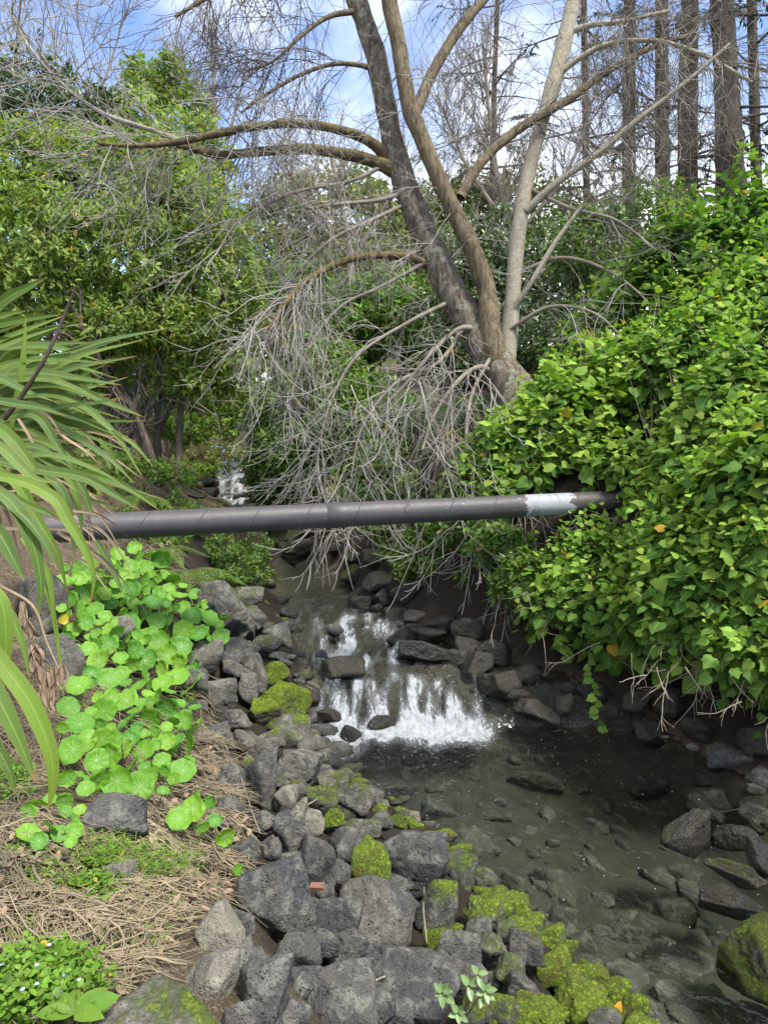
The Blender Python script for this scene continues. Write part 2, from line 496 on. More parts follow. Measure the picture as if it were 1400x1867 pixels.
def nasturtium_material():
    m, nt = new_mat('nasturtium_leaf')
    o = objc(nt)
    sx = node(nt, 'ShaderNodeSeparateXYZ', {0: o})
    ang = math_(nt, 'ARCTAN2', sx.outputs[1], sx.outputs[0])
    rad = math_(nt, 'SQRT', math_(nt, 'ADD', math_(nt, 'MULTIPLY', sx.outputs[0], sx.outputs[0]), math_(nt, 'MULTIPLY', sx.outputs[1], sx.outputs[1])))
    v = math_(nt, 'ABSOLUTE', math_(nt, 'SINE', math_(nt, 'MULTIPLY', ang, 4.5)))
    lw = math_(nt, 'DIVIDE', 0.026, math_(nt, 'ADD', rad, 0.02))          # veins keep their width: narrower in angle further out
    ve = remap(nt, math_(nt, 'DIVIDE', v, math_(nt, 'MULTIPLY', lw, 4.5)), 1.1, 0.3)
    ve = math_(nt, 'MULTIPLY', ve, remap(nt, rad, 0.95, 0.5))
    ve = math_(nt, 'MAXIMUM', ve, remap(nt, rad, 0.09, 0.04))
    orn = node(nt, 'ShaderNodeObjectInfo').outputs['Random']
    age = attr(nt, 'age')
    c = mixc(nt, orn, (0.125, 0.31, 0.026), (0.22, 0.42, 0.032))
    c = mixc(nt, age, c, (0.075, 0.24, 0.03))
    c = mixc(nt, remap(nt, noise(nt, o, 3.0, 3), 0.35, 0.65, 0, 0.3), c, (0.09, 0.26, 0.03))
    bl = remap(nt, noise(nt, mapping(nt, o, (1, 1, 1), (4, 1, 2)), 2.4, 4, 0.6), 0.66, 0.72, 0, 0.7)
    c = mixc(nt, bl, c, (0.42, 0.40, 0.05))
    yl = math_(nt, 'GREATER_THAN', math_(nt, 'FRACT', math_(nt, 'MULTIPLY', orn, 17.3)), 0.988)
    c = mixc(nt, yl, c, (0.50, 0.42, 0.03))
    c = mixc(nt, math_(nt, 'MULTIPLY', ve, math_(nt, 'MULTIPLY_ADD', orn, 0.45, 0.4)), c, (0.42, 0.58, 0.28))
    b = bump(nt, math_(nt, 'MULTIPLY', ve, -1.0), 0.35, 0.02)
    s = node(nt, 'ShaderNodeBsdfPrincipled', {'Base Color': c, 'Roughness': 0.5, 'Specular IOR Level': 0.3, 'Normal': b})
    t = node(nt, 'ShaderNodeBsdfTranslucent', {'Color': mixc(nt, 1.0, c, (1.3, 1.2, 0.4), 'MULTIPLY')})
    x = node(nt, 'ShaderNodeMixShader', {0: 0.33, 1: s.outputs[0], 2: t.outputs[0]})
    finish(nt, x.outputs[0])
    return m

def flax_material():
    m, nt = new_mat('flax_leaf')
    along, across, age = attr(nt, 'along'), attr(nt, 'across'), attr(nt, 'age')
    cv = node(nt, 'ShaderNodeCombineXYZ', {0: math_(nt, 'MULTIPLY', across, 22.0), 1: math_(nt, 'MULTIPLY', along, 2.0), 2: math_(nt, 'MULTIPLY', age, 31.0)}).outputs[0]
    st = noise(nt, cv, 1.0, 4, 0.6)
    c = mixc(nt, age, (0.16, 0.26, 0.020), (0.036, 0.088, 0.020))
    c = mixc(nt, remap(nt, st, 0.35, 0.7, 0, 0.45), c, (0.15, 0.24, 0.07))
    rib = remap(nt, math_(nt, 'ABSOLUTE', across), 0.10, 0.02, 0, 0.6)
    c = mixc(nt, rib, c, (0.28, 0.36, 0.07))
    edge = remap(nt, math_(nt, 'ABSOLUTE', across), 0.88, 0.98, 0, 0.6)
    c = mixc(nt, edge, c, (0.22, 0.14, 0.03))
    p = pos(nt)
    vo = node(nt, 'ShaderNodeTexVoronoi', {'Vector': p, 'Scale': 95.0}).outputs['Distance']
    spots = math_(nt, 'MULTIPLY', remap(nt, vo, 0.26, 0.14), remap(nt, noise(nt, p, 4.0, 3), 0.50, 0.62))
    c = mixc(nt, math_(nt, 'MULTIPLY', spots, 0.75), c, (0.05, 0.03, 0.012))
    tip = remap(nt, math_(nt, 'ADD', along, math_(nt, 'MULTIPLY_ADD', st, 0.25, -0.12)), 0.90, 1.0)
    c = mixc(nt, math_(nt, 'MULTIPLY', tip, 0.9), c, (0.30, 0.17, 0.05))
    b = bump(nt, st, 0.35, 0.006)
    s = node(nt, 'ShaderNodeBsdfPrincipled', {'Base Color': c, 'Roughness': 0.45, 'Specular IOR Level': 0.32, 'Normal': b})
    t = node(nt, 'ShaderNodeBsdfTranslucent', {'Color': mixc(nt, 1.0, c, (1.2, 1.2, 0.5), 'MULTIPLY')})
    x = node(nt, 'ShaderNodeMixShader', {0: 0.28, 1: s.outputs[0], 2: t.outputs[0]})
    finish(nt, x.outputs[0])
    return m

def pipe_material():
    m, nt = new_mat('pipe_paint')
    o = objc(nt)                                   # local X runs along the pipe, metres from its left end
    x = node(nt, 'ShaderNodeSeparateXYZ', {0: o}).outputs[0]
    n1 = noise(nt, mapping(nt, o, (0.5, 2, 2)), 5, 5, 0.6)
    n2 = noise(nt, mapping(nt, o, (1, 2.5, 2.5)), 30, 5, 0.7, dist=1.0)
    c = mixc(nt, n1, (0.036, 0.034, 0.037), (0.072, 0.066, 0.068))
    # chips and scuffs, more of them toward the far end
    far = remap(nt, x, 2.6, 4.4, 0, 1)
    sc = remap(nt, math_(nt, 'ADD', n2, math_(nt, 'MULTIPLY', far, 0.06)), 0.68, 0.73, 0, 0.7)
    c = mixc(nt, sc, c, (0.24, 0.24, 0.25))
    # light grey primer band near the bushes
    wob = math_(nt, 'MULTIPLY_ADD', noise(nt, o, 9, 5, 0.7), 0.5, -0.25)
    xx = math_(nt, 'ADD', x, wob)
    band = math_(nt, 'MULTIPLY', remap(nt, xx, PATCH[0], PATCH[0] + 0.02), remap(nt, xx, PATCH[1] + 0.02, PATCH[1]))
    blot = remap(nt, noise(nt, mapping(nt, o, (1, 1, 1), (5, 2, 1)), 6.5, 4, 0.6), 0.70, 0.715)
    c = mixc(nt, math_(nt, 'MULTIPLY', blot, far), c, (0.26, 0.27, 0.30))
    c = mixc(nt, band, c, mixc(nt, n2, (0.20, 0.215, 0.24), (0.34, 0.355, 0.385)))
    # rusty grime on the last stretch
    end = remap(nt, x, PATCH[1], PATCH[1] + 0.1, 0, 0.5)
    c = mixc(nt, math_(nt, 'MULTIPLY', end, remap(nt, n1, 0.4, 0.6)), c, (0.075, 0.062, 0.048))
    b = bump(nt, math_(nt, 'ADD', n2, math_(nt, 'MULTIPLY', noise(nt, o, 90, 3), 0.4)), 0.35, 0.006)
    st = remap(nt, noise(nt, mapping(nt, o, (9, 1, 1)), 2.2, 5, 0.7), 0.52, 0.70, 0, 0.55)
    c = mixc(nt, st, c, (0.085, 0.072, 0.055))
    c = mixc(nt, remap(nt, noise(nt, mapping(nt, o, (1, 1, 1), (2, 7, 3)), 14, 5, 0.7), 0.60, 0.70, 0, 0.6), c, (0.10, 0.095, 0.085))
    s = node(nt, 'ShaderNodeBsdfPrincipled', {'Base Color': c, 'Roughness': math_(nt, 'MULTIPLY_ADD', n2, 0.35, 0.34), 'Normal': b, 'Specular IOR Level': 0.5})
    finish(nt, s.outputs[0])
    return m

M_ROCK = rock_material()
M_GROUND = ground_material()
M_WATER = water_material()
M_FOAM = simple('foam', (0.66, 0.70, 0.74), 0.3, 0.5, 0.05)
M_WILLOW = bark_material('willow_bark', (0.055, 0.042, 0.032), (0.21, 0.175, 0.13), 20, 1.0, lichen=(0.26, 0.275, 0.22), lich_amt=0.45)
M_WILLOW2 = bark_material('willow_bark_brown', (0.06, 0.046, 0.03), (0.22, 0.17, 0.105), 24, 0.9, lichen=(0.17, 0.15, 0.075), lich_amt=0.35)
M_PALE = bark_material('pale_bark', (0.22, 0.19, 0.135), (0.40, 0.355, 0.27), 34, 0.5, lichen=(0.38, 0.36, 0.29), lich_amt=0.5, zstretch=1.5)
M_LIMB = bark_material('lichen_limb', (0.045, 0.035, 0.022), (0.13, 0.10, 0.07), 30, 0.8, lichen=(0.22, 0.165, 0.05), lich_amt=0.6, zstretch=1.0, moss=(0.16, 0.135, 0.035))
M_TWIG = twig_material('willow_twig', (0.205, 0.19, 0.165), (0.39, 0.365, 0.325), lichen=(0.35, 0.25, 0.06))
M_TWIGD = twig_material('dark_twig', (0.055, 0.042, 0.034), (0.12, 0.095, 0.075))
M_TWIGB = twig_material('background_twig', (0.14, 0.12, 0.10), (0.27, 0.235, 0.19))
M_DEADTW = twig_material('dead_twig', (0.20, 0.17, 0.12), (0.36, 0.31, 0.24))
M_TRUNK = bark_material('conifer_bark', (0.02, 0.015, 0.012), (0.085, 0.062, 0.048), 14, 1.0, zstretch=0.12)
M_STEM = bark_material('shrub_stem', (0.06, 0.05, 0.035), (0.17, 0.145, 0.105), 30, 0.6)
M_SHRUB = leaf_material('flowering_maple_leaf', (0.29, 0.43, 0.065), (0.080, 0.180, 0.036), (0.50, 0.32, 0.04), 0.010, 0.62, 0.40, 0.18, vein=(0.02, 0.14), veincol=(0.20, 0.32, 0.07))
M_EVER = leaf_material('evergreen_leaf', (0.28, 0.37, 0.070), (0.105, 0.17, 0.042), (0.42, 0.28, 0.03), 0.03, 0.5, 0.40, 0.3)
M_DARKEV = leaf_material('dark_evergreen_leaf', (0.11, 0.16, 0.055), (0.045, 0.078, 0.030), None, 0, 0.35, 0.2, 0.5)
M_UNDER = leaf_material('undergrowth_leaf', (0.19, 0.30, 0.045), (0.055, 0.12, 0.026), (0.30, 0.22, 0.04), 0.02, 0.42, 0.36, 0.4)
M_FAR = leaf_material('far_leaf', (0.26, 0.30, 0.08), (0.10, 0.135, 0.040), (0.20, 0.15, 0.05), 0.08, 0.6, 0.35, 0.2)
M_CONIF = leaf_material('conifer_leaf', (0.04, 0.062, 0.024), (0.016, 0.028, 0.014), (0.08, 0.05, 0.03), 0.08, 0.6, 0.15, 0.2)
M_FERN = leaf_material('fern_leaf', (0.15, 0.27, 0.03), (0.06, 0.13, 0.02), (0.25, 0.15, 0.04), 0.04, 0.55, 0.35, 0.3)
M_WEED = leaf_material('weed_leaf', (0.17, 0.30, 0.03), (0.07, 0.16, 0.02), (0.4, 0.33, 0.05), 0.02, 0.5, 0.35, 0.3)
M_SAP = leaf_material('seedling_leaf', (0.20, 0.30, 0.11), (0.13, 0.22, 0.085), None, 0, 0.4, 0.25, 0.45, vein=(0.02, 0.12), veincol=(0.32, 0.42, 0.2))
M_NAST = nasturtium_material()
M_FLAX = flax_material()
M_STRAW = simple('straw', (0.26, 0.215, 0.14), 0.75, 0.2, 0.55, 4.0, 0.3, 60)
M_DRY = simple('dry_leaf', (0.27, 0.195, 0.13), 0.8, 0.2, 0.4, 14, 0.4, 60)
M_STALK = simple('flax_stalk', (0.045, 0.028, 0.02), 0.6, 0.3, 0.5, 18, 0.4, 60)

# ------------------------------------------------------------------ the creek's course and the ground
_YL = np.array([-40, 0, 1.2, 2.1, 3.0, 4.08, 4.8, 5.6, 6.1, 7.0, 7.85, 9, 11, 13.5, 15.5, 18, 22, 40, 400.])
_XL = np.array([20, 3.6, 2.6, 1.95, 1.3, 0.6, 0.12, -0.5, -0.68, -0.95, -1.15, -1.45, -1.85, -2.6, -3.6, -4.3, -5.5, -9, -40.])
_YR = np.array([-40, 0, 3, 4.5, 5.2, 6.2, 6.7, 7.0, 7.4, 7.85, 9, 11, 13.2, 15.4, 18, 22, 40, 400.])
_XR = np.array([24, 5.0, 3.7, 3.3, 3.05, 2.5, 1.75, 1.05, 0.55, 0.25, -0.43, -0.9, -1.7, -2.8, -3.5, -4.5, -8, -39.])
def xL(y): return np.interp(y, _YL, _XL)
def xR(y): return np.interp(y, _YR, _XR)
def WL(y):
    return np.interp(y, [-9, 6.18, 6.32, 6.55, 7.0, 7.5, 7.85, 12, 15.3, 16.2, 17.5, 22, 400], [0, 0, .10, .26, .31, .39, .45, .50, .60, .82, 1.05, 1.3, 3])
def shore(x, y):
    e = 0.05
    sl = (xL(y + e) - xL(y - e)) / (2 * e)
    sr = (xR(y + e) - xR(y - e)) / (2 * e)
    wob = 0.12 * fbm2(x, y, 1.7, 2, 3.3)
    return (xL(y) - x) / np.sqrt(1 + sl ** 2) + wob, (x - xR(y)) / np.sqrt(1 + sr ** 2) + wob
def H(x, y, detail=True):
    x, y = np.broadcast_arrays(np.asarray(x, float), np.asarray(y, float))
    a, b = shore(x, y)
    w = WL(y)
    left = np.interp(a, [0, .3, .8, 1.5, 2.1, 2.6, 4, 8, 60, 400], [0, .18, .48, .93, 1.32, 1.52, 1.68, 1.9, 4, 9])
    right = np.interp(b, [0, .2, .55, 1.0, 1.6, 2.5, 6, 60, 400], [0, .35, .95, 1.5, 2.0, 2.4, 2.9, 4, 9])
    dep = np.interp(y, [-9, 3.6, 4.6, 5.5, 6.1, 6.4, 7.8, 9, 400], [.45, .45, .66, .62, .40, .12, .13, .24, .2])
    m = np.minimum(-a, -b)
    bed = -dep * sstep(m, 0, np.where(a > b, 0.42, 0.75))
    h = np.where(a > 0, left, np.where(b > 0, right, bed)) + w
    if detail:
        land = np.maximum(a, b)
        amp = np.where(land > 0, 0.05, 0.025)
        h = h + amp * fbm2(x, y, 3.1, 4, 1.0) + 0.012 * fbm2(x, y, 17.0, 2, 5.0)
    return h
def hit(px, py, dmax=40.0):
    """Where the sight line through a photo pixel meets the ground; returns the point and its distance along the view axis."""
    d = np.arange(0.8, dmax, 0.01)
    q = EYE + d[:, None] * ray(px, py)
    below = q[:, 2] < H(q[:, 0], q[:, 1])
    k = int(np.argmax(below)) if below.any() else len(d) - 1
    return q[k], float(d[k])
def hitw(px, py):
    """The same, stopping at the water's surface."""
    d = np.arange(0.8, 40.0, 0.01)
    q = EYE + d[:, None] * ray(px, py)
    a, b = shore(q[:, 0], q[:, 1])
    top = np.where(np.maximum(a, b) < 0.3, np.maximum(H(q[:, 0], q[:, 1]), WL(q[:, 1])), H(q[:, 0], q[:, 1]))
    k = int(np.argmax(q[:, 2] < top))
    return q[k], float(d[k])
def hits(px, py, dmax=25.0):
    px, py = np.asarray(px, float), np.asarray(py, float)
    d = np.arange(0.8, dmax, 0.02)
    r = ray(px, py)
    q = EYE + d[None, :, None] * r[:, None]
    below = q[..., 2] < H(q[..., 0], q[..., 1], False)
    k = np.where(below.any(1), below.argmax(1), len(d) - 1)
    return q[np.arange(len(px)), k], d[k]

def ground():
    gx = np.concatenate([[-260, -160, -100, -65, -45, -32, -24, -18, -14, -11], np.arange(-9, -3.2, 0.16), np.arange(-3.2, 4.4, 0.045),
                         np.arange(4.4, 9, 0.2), [9, 11, 14, 18, 24, 32, 45, 65, 100, 160, 260]])
    gy = np.concatenate([[-60, -30, -15, -8, -4, -2, -1, 0, 0.5], np.arange(0.8, 9.5, 0.045), np.arange(9.5, 20, 0.1), np.arange(20, 30, 0.8),
                         [31, 34, 38, 44, 52, 65, 85, 120, 170, 240, 320, 400]])
    X, Y = np.meshgrid(gx, gy)
    Z = H(X, Y)
    a, b = shore(X, Y)
    Z = Z - 0.11 * sstep(a, .12, .45) * sstep(a, 2.0, 1.6) * sstep(Y, 9, 7.5)     # hollows between the stones of the left wall
    bedm = 1 - sstep(np.maximum(a, b), -0.15, 0.0)
    grass = sstep(Y, 17, 21) * sstep(np.maximum(a, b), 0.3, 1.5)
    soil_shade = np.maximum(sstep(b, -0.1, 0.1) * sstep(Y, 16, 12), sstep(a, -0.2, 0) * sstep(a + 0.25 * fbm2(X, Y, 2.0, 2, 4.0), 2.0, 1.6) * sstep(Y, 14, 11))  # shade painted into the soil: right bank and gaps between left wall stones
    v = np.stack([X, Y, Z], -1).reshape(-1, 3)
    n, mm = X.shape
    i = np.arange(n * mm).reshape(n, mm)
    q = np.stack([i[:-1, :-1], i[:-1, 1:], i[1:, 1:], i[1:, :-1]], -1).reshape(-1, 4)
    o = link('ground', mesh('ground', v, q, M_GROUND, {'bed': bedm.ravel(), 'grass': grass.ravel(), 'soil_shade': soil_shade.ravel()}))
    return tag(o, 'creek banks of earth and straw litter with silty creek bed', kind='structure')
GROUND = ground()

def water():
    gy = np.concatenate([np.arange(0.6, 2.6, 0.1), np.arange(2.6, 5.2, 0.05), np.arange(5.2, 8.4, 0.016), np.arange(8.4, 12, 0.05), np.arange(12, 22, 0.08)])
    t = np.linspace(0, 1, 190)
    Y = np.repeat(gy[:, None], len(t), 1)
    X = (xL(gy) - 0.55)[:, None] * (1 - t) + (xR(gy) + 0.55)[:, None] * t
    W = WL(Y + 0.10 * fbm2(X, Y, 3.0, 2, 8.0) * sstep(Y, 5.8, 6.2) * sstep(Y, 8.4, 7.8))
    fall = sstep(Y, 6.05, 6.25) * sstep(Y, 7.95, 7.6)
    upper = sstep(Y, 7.6, 7.9) * sstep(Y, 9.3, 8.3)
    far = sstep(Y, 14.8, 15.4) * sstep(Y, 19.5, 18)
    below = np.exp(-np.maximum(6.1 - Y, 0) / 0.75) * (Y < 6.1)
    streak = fbm(np.stack([X * 11, Y * 3.0, 0 * X], -1), 3)
    lump = fbm(np.stack([X * 4.5, Y * 2.6, 0 * X + 4], -1), 3)
    Z = W + fall * (0.045 * lump + 0.018 * streak) + upper * 0.012 * lump + far * 0.05 * lump
    Z += below * (0.022 * fbm2(X, Y, 7, 3, 2.0)) + 0.003 * fbm2(X, Y, 2.3, 2, 9.0)
    steep = sstep(Y, 6.1, 6.2) * sstep(Y, 6.75, 6.5)
    inx = sstep(X, -0.78, -0.55) * sstep(X, 1.12, 0.85)
    boil = np.exp(-((Y - 6.06 - 0.10 * fbm2(X, Y, 2.5, 2, 6.0)) / 0.16) ** 2) * inx
    for (bx, by, bs) in ((-.42, 5.9, .2), (-.3, 5.72, .16), (-.05, 6.0, .16), (.28, 5.98, .2), (.8, 6.15, .2), (.5, 5.9, .14), (-.5, 5.6, .12)):
        boil = boil + 0.7 * np.exp(-(((X - bx) / bs) ** 2 + ((Y - by) / bs) ** 2))
    boil = np.minimum(boil, 1.1)
    run = np.exp(-((Y - 7.3) / 0.55) ** 2) * sstep(X, -0.95, -0.6) * sstep(X, 0.5, 0.2)
    chute = np.exp(-(((X + 0.42 - 0.25 * (7.3 - Y)) / 0.2) ** 2)) * sstep(Y, 6.4, 6.8) * sstep(Y, 8.0, 7.5)
    patch = fbm2(X, Y, 1.6, 2, 31.0)
    Z += np.minimum(boil, 1) * 0.03 * fbm2(X, Y, 8, 3, 12.0)
    foam = boil * (0.74 + 0.4 * patch) + steep * inx * (0.37 + 0.6 * streak) + run * (0.46 + 0.65 * streak + 0.25 * lump) + chute * (0.45 + 0.4 * streak) + upper * (0.16 + 0.25 * streak)
    foam += below * (0.16 + 0.2 * patch) * inx + far * (0.55 + 0.5 * streak + 0.4 * lump)
    foam = np.clip(foam, -0.2, 1.3)
    below2 = np.exp(-np.maximum(6.1 - Y, 0) / 1.3) * (Y < 6.1)
    chop = np.clip(fall * 1.0 + upper * 0.6 + below2 * 0.9 + far, 0, 1) + 0.12 * sstep(X, 1.5, 0.2) * (Y < 6)
    n, mm = X.shape
    i = np.arange(n * mm).reshape(n, mm)
    top = np.stack([i[:-1, :-1], i[:-1, 1:], i[1:, 1:], i[1:, :-1]], -1).reshape(-1, 4)
    # a closed body: a floor below the creek bed and skirts at the sides, all inside the ground
    vt = np.stack([X, Y, Z], -1).reshape(-1, 3)
    vb = vt.copy(); vb[:, 2] = (W - 0.9).ravel()
    N = n * mm
    rim = np.concatenate([i[0, :], i[1:, -1], i[-1, -2::-1], i[-2:0:-1, 0]])
    rn = np.roll(rim, -1)
    side = np.stack([rim, rim + N, rn + N, rn], -1)
    bot = top[:, ::-1] + N
    at = {'foam': np.concatenate([foam.ravel(), np.zeros(N)]), 'chop': np.concatenate([chop.ravel(), np.zeros(N)])}
    o = link('creek_water', mesh('creek_water', np.concatenate([vt, vb]), [top, bot, side], M_WATER, at))
    return tag(o, 'clear shallow creek water running over a low rocky cascade', kind='structure')
WATER = water()

def ico(sub):
    import bmesh
    bm = bmesh.new()
    bmesh.ops.create_icosphere(bm, subdivisions=sub, radius=1.0)
    v = np.array([x.co[:] for x in bm.verts])
    f = np.array([[l.index for l in p.verts] for p in bm.faces])
    bm.free()
    return v, f
ICO = {k: ico(k) for k in (1, 2, 3, 4, 5)}

def spray():
    """Strands and droplets of falling water along the lip of the lower fall."""
    m = 1100
    yy = rng.uniform(5.85, 6.75, m)
    c = np.stack([rng.uniform(-0.6, 1.05, m), yy, WL(yy) + np.abs(rng.normal(0, 0.025, m))], -1)
    r = rng.uniform(0.0008, 0.0024, m) * np.where(rng.random(m) < 0.1, 1.6, 1)
    iv, jf = ICO[1]
    dv = (c[:, None] + r[:, None, None] * iv[None]).reshape(-1, 3)
    df = (jf[None] + (np.arange(m) * len(iv))[:, None, None]).reshape(-1, 3)
    # bubbles drifting on the pool
    k = 150
    bc = np.stack([rng.uniform(-0.4, 2.4, k), rng.uniform(3.3, 6.1, k), np.full(k, 0.004)], -1)
    br = rng.uniform(0.0015, 0.0042, k)
    bv = (bc[:, None] + br[:, None, None] * iv[None] * np.array([1, 1, 0.5])).reshape(-1, 3)
    bf = (jf[None] + (np.arange(k) * len(iv))[:, None, None]).reshape(-1, 3)
    V, F = join([(dv, df), (bv, bf)])
    o = link('water_spray', mesh('water_spray', V, F, M_FOAM))
    tag(o, 'white droplets and bubbles of water at the cascade and on the pool', 'spray', kind='stuff')
spray()

# ------------------------------------------------------------------ rocks
def rock_shape(seed, sub=4, planes=11, soft=40.0, rough=0.06, flat=0.0):
    """A boulder of unit half-extents: a softened random polytope with a weathered surface."""
    rg = np.random.default_rng(seed)
    v, f = ICO[sub]
    n = unit(rg.normal(0, 1, (planes, 3)))
    n = np.vstack([n, [[1, 0, 0], [-1, 0, 0], [0, 1, 0], [0, -1, 0], [0, 0, 1], [0, 0, -1]]])
    off = np.concatenate([rg.uniform(0.50, 0.95, planes), np.full(6, 1.0)])
    dots = v @ n.T
    inv = np.maximum(dots, 0.02) / off
    r = 1.0 / (np.power(np.power(inv, soft).sum(1), 1 / soft))
    p = v * r[:, None]
    facet = rg.normal(0, 1, len(n))[np.argmax(inv, 1)]  # random tone per facet, imitating lit and shaded faces in the colour
    s = rg.uniform(0, 50)
    p = p + v * (rough * fbm(p * 2.3 + s, 4, 0.55))[:, None]
    p = p + v * (0.45 * rough * fbm(p * 8.0 + s, 4, 0.6))[:, None]
    ext = (p.max(0) - p.min(0)) / 2
    p = (p - (p.max(0) + p.min(0)) / 2) / ext
    return p, f, facet

def vnormals(v, f):
    a, b, c = v[f[:, 0]], v[f[:, 1]], v[f[:, 2]]
    fn = np.cross(b - a, c - a)
    n = np.zeros_like(v)
    for k in range(3):
        np.add.at(n, f[:, k], fn)
    return unit(n)

REVET = thing('rock_revetment', (0.2, 4.2, 0.2), 'tumbled basalt and moss covered stones lining the left bank of the creek', 'rock wall')
_rseed = [100]
def rock(px, py, w, h, tone=0.1, moss=0.0, label=None, rough=0.07, sink=0.0, depth=0.85, name='boulder', parent=None, sub=None, planes=11, d=None, surf=True, damp=0.0):
    _rseed[0] += 1
    seed = _rseed[0]
    if d is None:
        c, d = hitw(px, py) if surf else hit(px, py)
    d = d - (0.5 if surf else 0.2) * depth * 0.25 * (w + h) * d / FPX
    c = P(px, py, d)
    r = unit(ray(px, py))
    side = unit(np.cross(r, np.array([0, 0, 1.0])))
    upv = np.cross(side, r)
    k = d / FPX
    sf = 0.495 if w > 100 else 0.51
    a, b = sf * w * k, sf * h * k
    dep = depth * 0.5 * (w + h) * 0.5 * k
    if sub is None:
        sub = 5 if w > 88 else 4 if w > 36 else 3
    p, f, facet = rock_shape(seed, sub, planes, rough=rough)
    c = c + np.array([0, 0, -sink - (0 if surf else 0.28 * b)])
    local = p[:, :1] * a * side + p[:, 1:2] * dep * r + p[:, 2:] * b * upv
    wv = local + c
    nn = vnormals(local, f)
    mo = np.zeros(len(p))
    if moss:
        mo = moss * np.clip(0.58 + 0.55 * nn[:, 2], 0, 1.1) + 0.30 * fbm(wv * 6, 3) * min(1.0, moss * 1.5)
    wt = 1 - sstep(wv[:, 2] - WL(wv[:, 1]), 0.0, 0.09)
    wt = np.maximum(wt, damp) if surf else wt * 0.1
    tn = np.clip(tone + 0.12 * fbm(wv * 5 + 9, 2) + 0.09 * facet, -0.2, 1.2)
    at = {'moss': mo, 'tone': tn, 'wet': wt}
    if label:
        me = mesh(name, local, f, M_ROCK, at)
        o = link(name, me, base=c)
        tag(o, label, 'boulder' if name == 'boulder' else 'slab' if 'slab' in name else 'stone')
    else:
        par = parent or REVET
        me = mesh('stone', local, f, M_ROCK, at)
        o = link('stone', me, par, base=c - np.array(par.location[:]))
    return o

